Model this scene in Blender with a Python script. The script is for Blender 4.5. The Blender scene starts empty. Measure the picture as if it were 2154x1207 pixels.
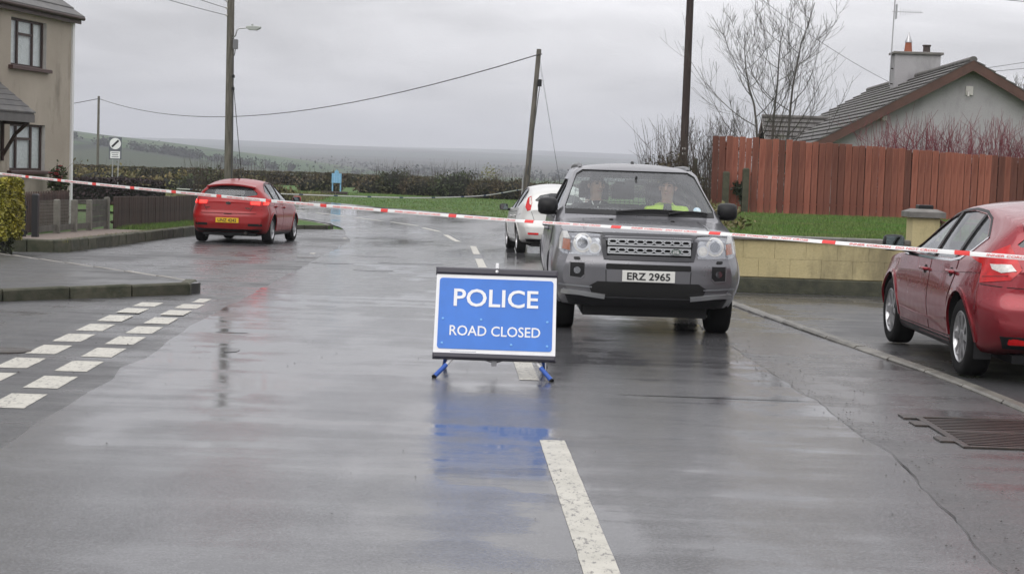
import bpy, bmesh, math, random
import numpy as np
from mathutils import Vector, Matrix, noise
from mathutils.bvhtree import BVHTree
from mathutils.geometry import delaunay_2d_cdt
R = math.radians
random.seed(7); RNG = np.random.default_rng(7)
SC = bpy.context.scene
COL = SC.collection

# ------------------------------------------------------------------ camera
cam_data = bpy.data.cameras.new('camera')
cam = bpy.data.objects.new('camera', cam_data); COL.objects.link(cam)
cam_data.sensor_width = 36; cam_data.lens = 3500 / 2154 * 36
cam_data.clip_start = 0.1; cam_data.clip_end = 20000
cam.matrix_world = (Matrix.Translation((-0.057, 0, 1.62)) @ Matrix.Rotation(R(-0.142), 4, 'Z')
                    @ Matrix.Rotation(R(90 - 4.08), 4, 'X') @ Matrix.Rotation(R(2.0), 4, 'Z'))
SC.camera = cam
# ------------------------------------------------------------------ sky: low overcast
SUN_EL, SUN_AZ = 42.0, 205.0        # behind the camera, well above; compass angle clockwise from +Y
w = bpy.data.worlds.new('World'); SC.world = w; w.use_nodes = True
nt = w.node_tree; nt.nodes.clear()
def wn(t, **k):
    n = nt.nodes.new(t)
    for a, b in k.items(): setattr(n, a, b)
    return n
sky = wn('ShaderNodeTexSky', sky_type='NISHITA', sun_disc=False, sun_elevation=R(SUN_EL), sun_rotation=R(SUN_AZ))
sky.dust_density = 3.0
tc = wn('ShaderNodeTexCoord'); sep = wn('ShaderNodeSeparateXYZ')
nt.links.new(tc.outputs['Generated'], sep.inputs[0])
# overcast luminance (1 + 2 sin elevation) / 3
grad = wn('ShaderNodeMapRange'); grad.inputs['From Min'].default_value = 0; grad.inputs['From Max'].default_value = 1
grad.inputs['To Min'].default_value = 0.68; grad.inputs['To Max'].default_value = 1.55
nt.links.new(sep.outputs['Z'], grad.inputs['Value'])
mp = wn('ShaderNodeMapping'); mp.inputs['Scale'].default_value = (1.5, 1.5, 7.5)
nt.links.new(tc.outputs['Generated'], mp.inputs['Vector'])
cl = wn('ShaderNodeTexNoise'); cl.inputs['Scale'].default_value = 2.9; cl.inputs['Detail'].default_value = 7
cl.inputs['Roughness'].default_value = 0.55; cl.inputs['Distortion'].default_value = 0.35
nt.links.new(mp.outputs[0], cl.inputs['Vector'])
cr = wn('ShaderNodeMapRange'); cr.inputs['From Min'].default_value = 0.3; cr.inputs['From Max'].default_value = 0.7
cr.inputs['To Min'].default_value = 0.60; cr.inputs['To Max'].default_value = 1.32
nt.links.new(cl.outputs['Fac'], cr.inputs['Value'])
mu = wn('ShaderNodeMath', operation='MULTIPLY')
nt.links.new(grad.outputs[0], mu.inputs[0]); nt.links.new(cr.outputs[0], mu.inputs[1])
tint = wn('ShaderNodeMix', data_type='RGBA', blend_type='MULTIPLY'); tint.inputs['Factor'].default_value = 1
tint.inputs['A'].default_value = (0.985, 0.975, 1.0, 1)
nt.links.new(mu.outputs[0], tint.inputs['B'])
bg1 = wn('ShaderNodeBackground'); bg1.inputs['Strength'].default_value = 0.05
nt.links.new(sky.outputs[0], bg1.inputs['Color'])
bg2 = wn('ShaderNodeBackground'); bg2.inputs['Strength'].default_value = 1.0
nt.links.new(tint.outputs['Result'], bg2.inputs['Color'])
mx = wn('ShaderNodeMixShader'); mx.inputs['Fac'].default_value = 0.93      # thick cloud cover
nt.links.new(bg1.outputs[0], mx.inputs[1]); nt.links.new(bg2.outputs[0], mx.inputs[2])
wo = wn('ShaderNodeOutputWorld'); nt.links.new(mx.outputs[0], wo.inputs['Surface'])
# ------------------------------------------------------------------ sun behind cloud
sd = bpy.data.lights.new('sun', 'SUN'); sd.energy = 1.0; sd.angle = R(50); sd.color = (1, 0.975, 0.94)
sun = bpy.data.objects.new('sun', sd); COL.objects.link(sun)
az = R(SUN_AZ); el = R(SUN_EL)
sun.rotation_euler = Vector((math.sin(az) * math.cos(el), math.cos(az) * math.cos(el), math.sin(el))).to_track_quat('Z', 'Y').to_euler()
SC.view_settings.view_transform = 'Standard'; SC.view_settings.look = 'None'
SC.view_settings.exposure = 0.22; SC.view_settings.gamma = 1.0; SC.view_settings.use_curve_mapping = False
SC.cycles.max_bounces = 6; SC.cycles.transparent_max_bounces = 24; SC.cycles.volume_bounces = 0
SC.cycles.use_denoising = True
SC.cycles.caustics_reflective = False; SC.cycles.caustics_refractive = False

# ------------------------------------------------------------------ terrain height
_ZK = [(-60, 0), (17, 0), (46, -.42), (60, -.46), (75, -.45), (105, -.22), (150, -.5), (300, -4), (450, -6), (20000, -6)]
def Z(x, y):
    for (a, za), (b, zb) in zip(_ZK, _ZK[1:]):
        if y <= b:
            t = min(1, max(0, (y - a) / (b - a))); return za + (zb - za) * t
    return -6.0

# ------------------------------------------------------------------ materials
def newmat(name):
    m = bpy.data.materials.new(name); m.use_nodes = True
    n = m.node_tree; n.nodes.clear()
    o = n.nodes.new('ShaderNodeOutputMaterial'); p = n.nodes.new('ShaderNodeBsdfPrincipled')
    n.links.new(p.outputs[0], o.inputs['Surface'])
    return m, n, p, o
def node(n, t, **k):
    x = n.nodes.new(t)
    for a, b in k.items(): setattr(x, a, b)
    return x
def noise_tex(n, scale, detail=4, rough=.55, coord='Object', sc=None, dist=0):
    t = node(n, 'ShaderNodeTexCoord'); x = node(n, 'ShaderNodeTexNoise')
    x.inputs['Scale'].default_value = scale; x.inputs['Detail'].default_value = detail
    x.inputs['Roughness'].default_value = rough; x.inputs['Distortion'].default_value = dist
    if sc:
        m = node(n, 'ShaderNodeMapping'); m.inputs['Scale'].default_value = sc
        n.links.new(t.outputs[coord], m.inputs[0]); n.links.new(m.outputs[0], x.inputs['Vector'])
    else: n.links.new(t.outputs[coord], x.inputs['Vector'])
    return x.outputs['Fac']
def rng(n, v, a, b, c, d):
    m = node(n, 'ShaderNodeMapRange')
    for k, q in zip(('From Min', 'From Max', 'To Min', 'To Max'), (a, b, c, d)): m.inputs[k].default_value = q
    n.links.new(v, m.inputs['Value']); return m.outputs[0]
def mixc(n, f, a, b, blend='MIX'):
    m = node(n, 'ShaderNodeMix', data_type='RGBA', blend_type=blend)
    for s, v in (('Factor', f), ('A', a), ('B', b)):
        if isinstance(v, (tuple, list)): m.inputs[s].default_value = (*v[:3], 1)
        elif isinstance(v, (int, float)): m.inputs[s].default_value = v
        else: n.links.new(v, m.inputs[s])
    return m.outputs['Result']
def mathn(n, op, a, b=0.0):
    m = node(n, 'ShaderNodeMath', operation=op)
    for i, v in enumerate((a, b)):
        if isinstance(v, (int, float)): m.inputs[i].default_value = v
        else: n.links.new(v, m.inputs[i])
    return m.outputs[0]
def bump(n, p, h, strength=.3, dist=.01):
    b = node(n, 'ShaderNodeBump'); b.inputs['Strength'].default_value = strength; b.inputs['Distance'].default_value = dist
    n.links.new(h, b.inputs['Height']); n.links.new(b.outputs[0], p.inputs['Normal'])
def M(name, col, rough=.6, metal=0., var=0., vs=4., col2=None, bmp=0., bs=60., bd=.01, rnd=0., island=0., spec=None, coat=0., sc=None, coord='Object'):
    m, n, p, o = newmat(name)
    p.inputs['Roughness'].default_value = rough; p.inputs['Metallic'].default_value = metal
    if spec is not None: p.inputs['Specular IOR Level'].default_value = spec
    if coat: p.inputs['Coat Weight'].default_value = coat; p.inputs['Coat Roughness'].default_value = .03
    c = tuple(col)
    out = None
    if var or col2:
        f = noise_tex(n, vs, 5, .6, coord, sc)
        f = rng(n, f, .33, .67, 0, 1)
        lo = tuple(x * (1 - var) for x in c) if not col2 else c
        hi = tuple(min(1, x * (1 + var)) for x in c) if not col2 else tuple(col2)
        out = mixc(n, f, lo, hi)
    if rnd or island:
        if rnd: q = node(n, 'ShaderNodeObjectInfo').outputs['Random']; amt = rnd
        else: q = node(n, 'ShaderNodeNewGeometry').outputs['Random Per Island']; amt = island
        h = node(n, 'ShaderNodeHueSaturation')
        n.links.new(rng(n, q, 0, 1, 1 - amt, 1 + amt), h.inputs['Value'])
        if out is None: h.inputs['Color'].default_value = (*c, 1)
        else: n.links.new(out, h.inputs['Color'])
        out = h.outputs[0]
    if out is None: p.inputs['Base Color'].default_value = (*c, 1)
    else: n.links.new(out, p.inputs['Base Color'])
    if bmp: bump(n, p, noise_tex(n, bs, 4, .6, coord), bmp, bd)
    return m
def wet_asphalt(name, col, r0, r1, grain, patch=.45, agg=.0, sheen=1.0):
    """asphalt under a thin film of rain: smooth where water stands, grainy where the stones come through"""
    m, n, p, o = newmat(name)
    big = noise_tex(n, .55, 5, .55, sc=(1, .35, 1)); mid = noise_tex(n, 2.2, 6, .6, sc=(1, .5, 1)); fine = noise_tex(n, 85, 4, .75)
    streak = noise_tex(n, 1.1, 5, .6, sc=(.35, 2.2, 1))
    wet = mathn(n, 'MULTIPLY', rng(n, big, .3, .7, 0, 1), rng(n, mid, .25, .7, .35, 1))
    wet = mathn(n, 'ADD', mathn(n, 'MULTIPLY', wet, .7), mathn(n, 'MULTIPLY', rng(n, streak, .35, .7, 0, 1), .3))
    n.links.new(rng(n, wet, .16, .48, r1, r0), p.inputs['Roughness'])
    c = mixc(n, rng(n, mid, .3, .7, 0, 1), tuple(x * .82 for x in col), tuple(x * 1.18 for x in col))
    c = mixc(n, rng(n, fine, .5, .68, 0, .7), c, tuple(min(1, x * (2.1 + agg)) for x in col))
    c = mixc(n, rng(n, fine, .5, .34, 0, .6), c, tuple(x * .45 for x in col))
    c = mixc(n, rng(n, wet, .2, .6, 0, .35), c, tuple(x * .55 for x in col))     # soaked tarmac is darker
    n.links.new(c, p.inputs['Base Color'])
    p.inputs['IOR'].default_value = 1.42
    p.inputs['Specular IOR Level'].default_value = .5 * sheen
    wav = noise_tex(n, 3.0, 3, .5, sc=(.6, 1.5, 1))
    h = mathn(n, 'ADD', mathn(n, 'MULTIPLY', fine, rng(n, wet, .16, .5, grain, grain * .05)), mathn(n, 'MULTIPLY', wav, .55))
    bump(n, p, h, .5, .004)
    return m
def glassmat(name, tint, refl=.04, alpha=.15):
    """thin pane: tinted, with a painted grey veil, mirror-like at glancing angles"""
    m = bpy.data.materials.new(name); m.use_nodes = True; n = m.node_tree; n.nodes.clear()
    o = node(n, 'ShaderNodeOutputMaterial'); t = node(n, 'ShaderNodeBsdfTransparent'); g = node(n, 'ShaderNodeBsdfGlossy')
    d = node(n, 'ShaderNodeBsdfDiffuse'); d.inputs['Color'].default_value = (.55, .56, .57, 1)  # grey veil: dirt and sky glare painted into the pane
    t.inputs['Color'].default_value = (*tint, 1); g.inputs['Roughness'].default_value = .02
    g.inputs['Color'].default_value = (.95, .97, 1, 1)
    lw = node(n, 'ShaderNodeLayerWeight'); lw.inputs['Blend'].default_value = .5
    fres = mathn(n, 'ADD', mathn(n, 'MULTIPLY', mathn(n, 'POWER', lw.outputs['Facing'], 5.0), .92), refl + .02)
    a = node(n, 'ShaderNodeMixShader'); a.inputs['Fac'].default_value = alpha
    b = node(n, 'ShaderNodeMixShader')
    n.links.new(t.outputs[0], a.inputs[1]); n.links.new(d.outputs[0], a.inputs[2])
    n.links.new(fres, b.inputs['Fac']); n.links.new(a.outputs[0], b.inputs[1]); n.links.new(g.outputs[0], b.inputs[2])
    n.links.new(b.outputs[0], o.inputs['Surface'])
    return m
def emit(name, col, s, base=(.4, .02, .02)):
    m, n, p, o = newmat(name)
    p.inputs['Base Color'].default_value = (*base, 1); p.inputs['Roughness'].default_value = .15
    p.inputs['Emission Color'].default_value = (*col, 1); p.inputs['Emission Strength'].default_value = s
    return m

# ------------------------------------------------------------------ objects
def tag(o, label=None, cat=None, group=None, kind=None):
    if label: o['label'] = label
    if cat: o['category'] = cat
    if group: o['group'] = group
    if kind: o['kind'] = kind
    return o
def empty(name, loc=(0, 0, 0), rz=0, parent=None):
    o = bpy.data.objects.new(name, None); COL.objects.link(o); o.location = loc; o.rotation_euler = (0, 0, rz)
    o.empty_display_size = .2
    if parent: o.parent = parent
    return o
def link(name, me, mat=None, parent=None, smooth=None):
    o = bpy.data.objects.new(name, me); COL.objects.link(o)
    if mat is not None and not me.materials:
        for x in (mat if isinstance(mat, (list, tuple)) else [mat]): me.materials.append(x)
    if parent: o.parent = parent
    if smooth is not None: shade(me, smooth)
    return o
def shade(me, ang):
    if not len(me.polygons): return
    me.polygons.foreach_set('use_smooth', [True] * len(me.polygons))
    me.set_sharp_from_angle(angle=R(ang))
def npmesh(name, v, f):
    """fast mesh from numpy verts and equal-sized faces"""
    v = np.asarray(v, np.float32); f = np.asarray(f, np.int32); k = f.shape[1]
    me = bpy.data.meshes.new(name)
    me.vertices.add(len(v)); me.vertices.foreach_set('co', v.ravel())
    me.loops.add(f.size); me.loops.foreach_set('vertex_index', f.ravel())
    me.polygons.add(len(f)); me.polygons.foreach_set('loop_start', np.arange(0, f.size, k, dtype=np.int32))
    me.update(calc_edges=True); me.validate()
    return me
class MB:
    def __init__(s): s.v = []; s.f = []; s.m = []; s.mi = 0
    def add(s, vs, fs):
        b = len(s.v); s.v += [tuple(x) for x in vs]; s.f += [tuple(b + i for i in f) for f in fs]; s.m += [s.mi] * len(fs); return s
    def box(s, a, b, mat=None):
        (x0, y0, z0), (x1, y1, z1) = a, b
        vs = [(x0, y0, z0), (x1, y0, z0), (x1, y1, z0), (x0, y1, z0), (x0, y0, z1), (x1, y0, z1), (x1, y1, z1), (x0, y1, z1)]
        if mat is not None: vs = [mat @ Vector(q) for q in vs]
        return s.add(vs, [(0, 3, 2, 1), (4, 5, 6, 7), (0, 1, 5, 4), (1, 2, 6, 5), (2, 3, 7, 6), (3, 0, 4, 7)])
    def bbox(s, a, b, c=.01, mat=None):
        """box with chamfered long edges on top"""
        (x0, y0, z0), (x1, y1, z1) = a, b
        vs = [(x0, y0, z0), (x1, y0, z0), (x1, y1, z0), (x0, y1, z0), (x0, y0, z1 - c), (x1, y0, z1 - c), (x1, y1, z1 - c), (x0, y1, z1 - c),
              (x0 + c, y0 + c, z1), (x1 - c, y0 + c, z1), (x1 - c, y1 - c, z1), (x0 + c, y1 - c, z1)]
        if mat is not None: vs = [mat @ Vector(q) for q in vs]
        fs = [(0, 3, 2, 1), (8, 9, 10, 11)]
        for i in range(4):
            j = (i + 1) % 4; fs += [(i, j, 4 + j, 4 + i), (4 + i, 4 + j, 8 + j, 8 + i)]
        return s.add(vs, fs)
    def tube(s, pts, rad, n=8, caps=True, flat=1.0):
        pts = [Vector(p) for p in pts]; k = len(pts)
        if not isinstance(rad, (list, tuple)): rad = [rad] * k
        rings = []; up = None
        for i, p in enumerate(pts):
            d = (pts[min(i + 1, k - 1)] - pts[max(i - 1, 0)])
            if d.length < 1e-9: d = Vector((0, 0, 1))
            d.normalize()
            if up is None: up = Vector((0, 0, 1)) if abs(d.z) < .9 else Vector((1, 0, 0))
            a = d.cross(up)
            if a.length < 1e-4: a = d.orthogonal()
            a.normalize(); b = a.cross(d).normalized(); up = b
            rings.append([p + (a * math.cos(2 * math.pi * j / n) + b * math.sin(2 * math.pi * j / n) * flat) * rad[i] for j in range(n)])
        vs = [q for r in rings for q in r]; fs = []
        for i in range(k - 1):
            for j in range(n):
                fs.append((i * n + j, i * n + (j + 1) % n, (i + 1) * n + (j + 1) % n, (i + 1) * n + j))
        if caps and n > 2: fs += [tuple(range(n))[::-1], tuple((k - 1) * n + j for j in range(n))]
        return s.add(vs, fs)
    def lathe(s, prof, n=24, mat=None, closed=False):
        """profile [(r, h)] turned round the local Z axis"""
        vs = []; k = len(prof)
        for (r, h) in prof:
            for j in range(n):
                a = 2 * math.pi * j / n; vs.append(Vector((r * math.cos(a), r * math.sin(a), h)))
        if mat is not None: vs = [mat @ q for q in vs]
        fs = []
        for i in range(k - 1 + (1 if closed else 0)):
            i2 = (i + 1) % k
            for j in range(n): fs.append((i * n + j, i * n + (j + 1) % n, i2 * n + (j + 1) % n, i2 * n + j))
        if not closed: fs += [tuple(range(n))[::-1], tuple((k - 1) * n + j for j in range(n))]
        return s.add(vs, fs)
    def prism(s, poly, h0, h1, mat=None):
        """polygon in local XY from h0 to h1 on local Z"""
        n = len(poly); vs = [Vector((x, y, h0)) for x, y in poly] + [Vector((x, y, h1)) for x, y in poly]
        if mat is not None: vs = [mat @ q for q in vs]
        return s.add(vs, [tuple(range(n))[::-1], tuple(range(n, 2 * n))] + [(i, (i + 1) % n, n + (i + 1) % n, n + i) for i in range(n)])
    def mesh(s, name='mesh'):
        me = bpy.data.meshes.new(name); me.from_pydata(s.v, [], s.f); me.update()
        if any(s.m): me.polygons.foreach_set('material_index', s.m)
        bm = bmesh.new(); bm.from_mesh(me); bmesh.ops.recalc_face_normals(bm, faces=bm.faces); bm.to_mesh(me); bm.free()
        return me
    def build(s, name, mat, parent=None, smooth=None): return link(name, s.mesh(name), mat, parent, smooth)
def copy_tree(o, parent=None):
    c = o.copy(); COL.objects.link(c)
    if parent: c.parent = parent
    for ch in [q for q in bpy.data.objects if q.parent == o and q.name in COL.objects]: copy_tree(ch, c)
    return c
def eval_mesh(o):
    dg = bpy.context.evaluated_depsgraph_get(); me = bpy.data.meshes.new_from_object(o.evaluated_get(dg)); return me
def inside(poly, x, y):
    r = False; n = len(poly); j = n - 1
    for i in range(n):
        xi, yi = poly[i]; xj, yj = poly[j]
        if (yi > y) != (yj > y) and x < (xj - xi) * (y - yi) / (yj - yi) + xi: r = not r
        j = i
    return r
def triangulate(poly, res, resy=None):
    """constrained Delaunay fill of a polygon with inner grid points: (verts2d, tris, boundary count)"""
    resy = resy or res; pts = []; n = len(poly)
    for i in range(n):
        a, b = Vector(poly[i]), Vector(poly[(i + 1) % n]); k = max(1, int((b - a).length / max(res, resy) + .5))
        for j in range(k): pts.append(a.lerp(b, j / k))
    nb = len(pts); xs = [p[0] for p in poly]; ys = [p[1] for p in poly]
    bnd = np.array([tuple(p) for p in pts])
    y = min(ys) + resy * .5
    while y < max(ys):
        x = min(xs) + res * .5
        while x < max(xs):
            if inside(poly, x, y) and (np.min(((bnd[:, 0] - x) / res) ** 2 + ((bnd[:, 1] - y) / resy) ** 2) > .16): pts.append(Vector((x, y)))
            x += res
        y += resy
    ed = [(i, (i + 1) % nb) for i in range(nb)]
    v, e, f, *_ = delaunay_2d_cdt(pts, ed, [], 1, 1e-6)
    return [tuple(q) for q in v], [tuple(q) for q in f], nb
def sheet(name, poly, dz, mat, res=2.0, resy=None, skirt=0, zf=None, parent=None, smooth=40, kind='structure'):
    """ground sheet following the terrain"""
    v, f, nb = triangulate(poly, res, resy); zf = zf or Z
    vs = [(x, y, zf(x, y) + dz) for x, y in v]; fs = [tuple(t) for t in f]
    me = bpy.data.meshes.new(name)
    if skirt:
        b = len(vs); k = len(poly)
        vs += [(x, y, z - skirt) for x, y, z in vs[:nb]]
        fs += [(i, (i + 1) % nb, b + (i + 1) % nb, b + i) for i in range(nb)]
    me.from_pydata(vs, [], fs); me.update()
    bm = bmesh.new(); bm.from_mesh(me)
    for q in bm.faces:
        if abs(q.normal.z) > .5 and q.normal.z < 0: q.normal_flip()
    bm.to_mesh(me); bm.free()
    o = link(name, me, mat, parent, smooth)
    if kind and not parent: o['kind'] = kind
    return o
def text_mesh(s, size, extrude=.001, off=0., align='CENTER', spacing=1.):
    c = bpy.data.curves.new('lettering', 'FONT'); c.body = s; c.size = size; c.extrude = extrude; c.offset = off
    c.align_x = align; c.align_y = 'CENTER'; c.space_character = spacing; c.resolution_u = 3
    o = bpy.data.objects.new('lettering', c); COL.objects.link(o); bpy.context.view_layer.update()
    me = eval_mesh(o); bpy.data.objects.remove(o); bpy.data.curves.remove(c); return me
def fit_text(me, wdt, hgt):
    """scale lettering to a width and height about its own centre"""
    n = len(me.vertices); a = np.empty(n * 3, np.float32); me.vertices.foreach_get('co', a); a = a.reshape(-1, 3)
    lo, hi = a.min(0), a.max(0); a[:, 0] = (a[:, 0] - (lo[0] + hi[0]) / 2) * wdt / (hi[0] - lo[0]); a[:, 1] = (a[:, 1] - (lo[1] + hi[1]) / 2) * hgt / (hi[1] - lo[1])
    me.vertices.foreach_set('co', a.ravel()); me.update(); return me
def place(me, mat): me.transform(mat); return me
def frame(o, u, v, p):
    """matrix whose X, Y axes are u, v at p"""
    u = Vector(u).normalized(); v = Vector(v).normalized(); n = u.cross(v)
    return Matrix((( u.x, v.x, n.x, p[0]), (u.y, v.y, n.y, p[1]), (u.z, v.z, n.z, p[2]), (0, 0, 0, 1)))
def leaves(name, centers, size, mat, parent=None, squash=1.0, asp=.6, up=0.):
    """cloud of leaf-sized quads, one island each"""
    c = np.asarray(centers, np.float32); n = len(c)
    a = RNG.normal(size=(n, 3)); a[:, 2] *= squash; a /= np.linalg.norm(a, axis=1)[:, None]
    b = RNG.normal(size=(n, 3)); b -= a * (a * b).sum(1)[:, None]; b /= np.linalg.norm(b, axis=1)[:, None]
    if up: a = a + np.array((0, 0, up)); a /= np.linalg.norm(a, axis=1)[:, None]
    s = size * RNG.uniform(.6, 1.35, (n, 1))
    q = np.stack([c - a * s, c + b * s * asp, c + a * s, c - b * s * asp], 1).reshape(-1, 3)
    me = npmesh(name, q, np.arange(4 * n).reshape(-1, 4))
    return link(name, me, mat, parent)
def twigs(name, lines, mat, parent=None, n=3):
    """lines: list of (points, radii)"""
    b = MB()
    for p, r in lines: b.tube(p, r, n, caps=False)
    me = bpy.data.meshes.new(name); me.from_pydata(b.v, [], b.f); me.update()
    return link(name, me, mat, parent, 60)
# ------------------------------------------------------------------ shared materials
m_road = wet_asphalt('wet_asphalt', (.10, .10, .105), .055, .16, 1.4)
m_coarse = wet_asphalt('coarse_wet_asphalt', (.05, .05, .052), .22, .5, 2.4, agg=1.0)
m_strip = wet_asphalt('worn_wet_asphalt', (.07, .069, .071), .2, .42, 2.2, agg=.8)
def paint_mat():
    m, n, p, o = newmat('road_paint'); A = noise_tex(n, 5, 5, .6); B = noise_tex(n, 38, 5, .7, sc=(1, .45, 1)); C = noise_tex(n, 120, 3, .7)
    c = mixc(n, rng(n, A, .3, .7, 0, 1), (.42, .405, .35), (.54, .52, .455)); c = mixc(n, rng(n, B, .54, .64, 0, .9), c, (.12, .115, .11)); c = mixc(n, rng(n, C, .55, .7, 0, .35), c, (.25, .24, .22))
    n.links.new(c, p.inputs['Base Color']); p.inputs['Roughness'].default_value = .4; bump(n, p, C, .4, .004); return m
m_paint = paint_mat()
m_kerb = M('kerb_stone', (.17, .16, .14), .45, col2=(.29, .27, .24), vs=5, bmp=.5, bs=40, rnd=.2)
m_mosskerb = M('mossy_stone', (.032, .036, .02), .8, col2=(.085, .08, .055), vs=6, bmp=.6, bs=30, rnd=.28)
m_conc = M('concrete', (.22, .21, .19), .75, col2=(.33, .32, .29), vs=4, bmp=.4, bs=50)
m_black = M('black_plastic', (.011, .011, .012), .45, spec=.3)
m_rubber = M('rubber', (.011, .011, .011), .8, bmp=.2, bs=80, spec=.2)
m_iron = M('cast_iron', (.028, .026, .025), .3, metal=.4, col2=(.055, .04, .032), vs=14, bmp=.5, bs=60)
m_steel = M('galvanised_steel', (.45, .45, .46), .35, metal=.9)
m_white = M('white_paint', (.78, .78, .78), .4)
m_dark = M('dark_void', (.01, .01, .01), .9)

def grass_mat(name, a, b, dry, scale=.8):
    m, n, p, o = newmat(name)
    big = noise_tex(n, scale * .35, 4, .6); mid = noise_tex(n, scale * 5, 5, .65); fi = noise_tex(n, scale * 45, 3, .7)
    c = mixc(n, rng(n, mid, .3, .7, 0, 1), a, b)
    c = mixc(n, mathn(n, 'MULTIPLY', rng(n, big, .5, .75, 0, 1), rng(n, fi, .3, .7, .2, 1)), c, dry)
    c = mixc(n, rng(n, fi, .3, .75, 0, .55), c, tuple(x * .45 for x in a))
    n.links.new(c, p.inputs['Base Color']); p.inputs['Roughness'].default_value = .75
    p.inputs['Specular IOR Level'].default_value = .25
    bump(n, p, fi, .8, .03); return m
m_grass = grass_mat('verge_grass', (.05, .115, .018), (.08, .16, .026), (.13, .12, .045))
m_lawn = grass_mat('lawn_grass', (.06, .14, .016), (.09, .19, .024), (.14, .16, .045), 1.2)
def field_mat(name, cols, scale):
    """patchwork of far fields parted by dark hedges"""
    m, n, p, o = newmat(name)
    t = node(n, 'ShaderNodeTexCoord'); v = node(n, 'ShaderNodeTexVoronoi'); v.inputs['Scale'].default_value = scale
    v.inputs['Randomness'].default_value = .85
    mpn = node(n, 'ShaderNodeMapping'); mpn.inputs['Scale'].default_value = (1, .45, 1)
    n.links.new(t.outputs['Object'], mpn.inputs[0]); n.links.new(mpn.outputs[0], v.inputs['Vector'])
    r = node(n, 'ShaderNodeValToRGB'); r.color_ramp.interpolation = 'CONSTANT'
    sp = node(n, 'ShaderNodeSeparateColor'); n.links.new(v.outputs['Color'], sp.inputs[0]); n.links.new(sp.outputs[0], r.inputs[0])
    while len(r.color_ramp.elements) < len(cols): r.color_ramp.elements.new(.5)
    for i, e in enumerate(r.color_ramp.elements): e.position = i / len(cols); e.color = (*cols[i], 1)
    v2 = node(n, 'ShaderNodeTexVoronoi', feature='DISTANCE_TO_EDGE'); v2.inputs['Scale'].default_value = scale; v2.inputs['Randomness'].default_value = .85
    n.links.new(mpn.outputs[0], v2.inputs['Vector'])
    nz = noise_tex(n, scale * 6, 5, .6)
    c = mixc(n, rng(n, nz, .3, .7, 0, .5), r.outputs[0], (.05, .055, .03))
    c = mixc(n, rng(n, mathn(n, 'ADD', v2.outputs['Distance'], mathn(n, 'MULTIPLY', nz, -.03)), .0, .035, 1, 0), c, (.02, .026, .017))
    n.links.new(c, p.inputs['Base Color']); p.inputs['Roughness'].default_value = .95; p.inputs['Specular IOR Level'].default_value = .1
    return m
m_field = field_mat('far_fields', [(.035, .08, .024), (.055, .10, .03), (.045, .06, .028), (.05, .095, .027), (.035, .05, .024)], .006)
m_moor = field_mat('moorland', [(.026, .046, .03), (.045, .04, .032), (.034, .065, .032), (.03, .03, .026)], .0022)

# ------------------------------------------------------------------ ground, one sheet to the horizon
def ground_grid(name, xs, ys, zf, mat, kind='structure'):
    xs = np.asarray(xs, float); ys = np.asarray(ys, float)
    v = [(x, y, zf(x, y)) for y in ys for x in xs]; nx = len(xs)
    f = [(j * nx + i, j * nx + i + 1, (j + 1) * nx + i + 1, (j + 1) * nx + i) for j in range(len(ys) - 1) for i in range(nx - 1)]
    o = link(name, npmesh(name, v, f), mat, None, 60); o['kind'] = kind; return o
gx = sorted(set(list(np.linspace(-80, 80, 81)) + list(np.linspace(-80, -6500, 40)) + list(np.linspace(80, 6500, 40))))
gy = sorted(set(list(np.linspace(-60, 160, 111)) + list(np.linspace(160, 460, 30)) + list(np.linspace(460, 6500, 40))))
def Zg(x, y):
    z = Z(x, y) - .03
    if y > 75 and y < 200: z += .05 * noise.noise((x * .2, y * .2, 0))
    return z
mg, ng, pg, og = newmat('ground_grass')
# verge grass close by, field patchwork far off, split by real position
ground = ground_grid('ground', gx, gy, Zg, m_grass)
for poly in ground.data.polygons:
    pass
ground.data.materials.append(m_field)
cy = np.empty(len(ground.data.polygons) * 3, np.float32); ground.data.polygons.foreach_get('center', cy); cy = cy.reshape(-1, 3)
ground.data.polygons.foreach_set('material_index', ((cy[:, 1] > 170) | (np.abs(cy[:, 0]) > 90)).astype(np.int32))
bpy.data.materials.remove(mg)

# far hills
def hill_left(x, y):
    t = max(0., (-118 - x)); c = -5.0 + .108 * t ** .98
    k = max(0., min(1., (y - 700) / 230.)); k = k * k * (3 - 2 * k)
    return -6.5 + (min(c, 120) + 6.5) * k + 1.2 * noise.noise((x * .012, y * .012, 3)) * k
ground_grid('hill', np.linspace(-1400, -90, 70), np.linspace(690, 1500, 30), hill_left, m_field)
def hill_far(x, y):
    t = max(0., (y - 1300) / 4700.); base = -7 + 64 * t ** 1.15
    return base + (10 * noise.noise((x * .0009 + 4, y * .0009, 1)) + 4 * noise.noise((x * .003, y * .003, 7))) * min(1, t * 2.2) + 9 * t * math.sin(x * .0011 + 2.2)
ground_grid('far_hills', np.linspace(-6000, 6000, 100), np.linspace(1300, 6300, 60), hill_far, m_moor)

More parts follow.
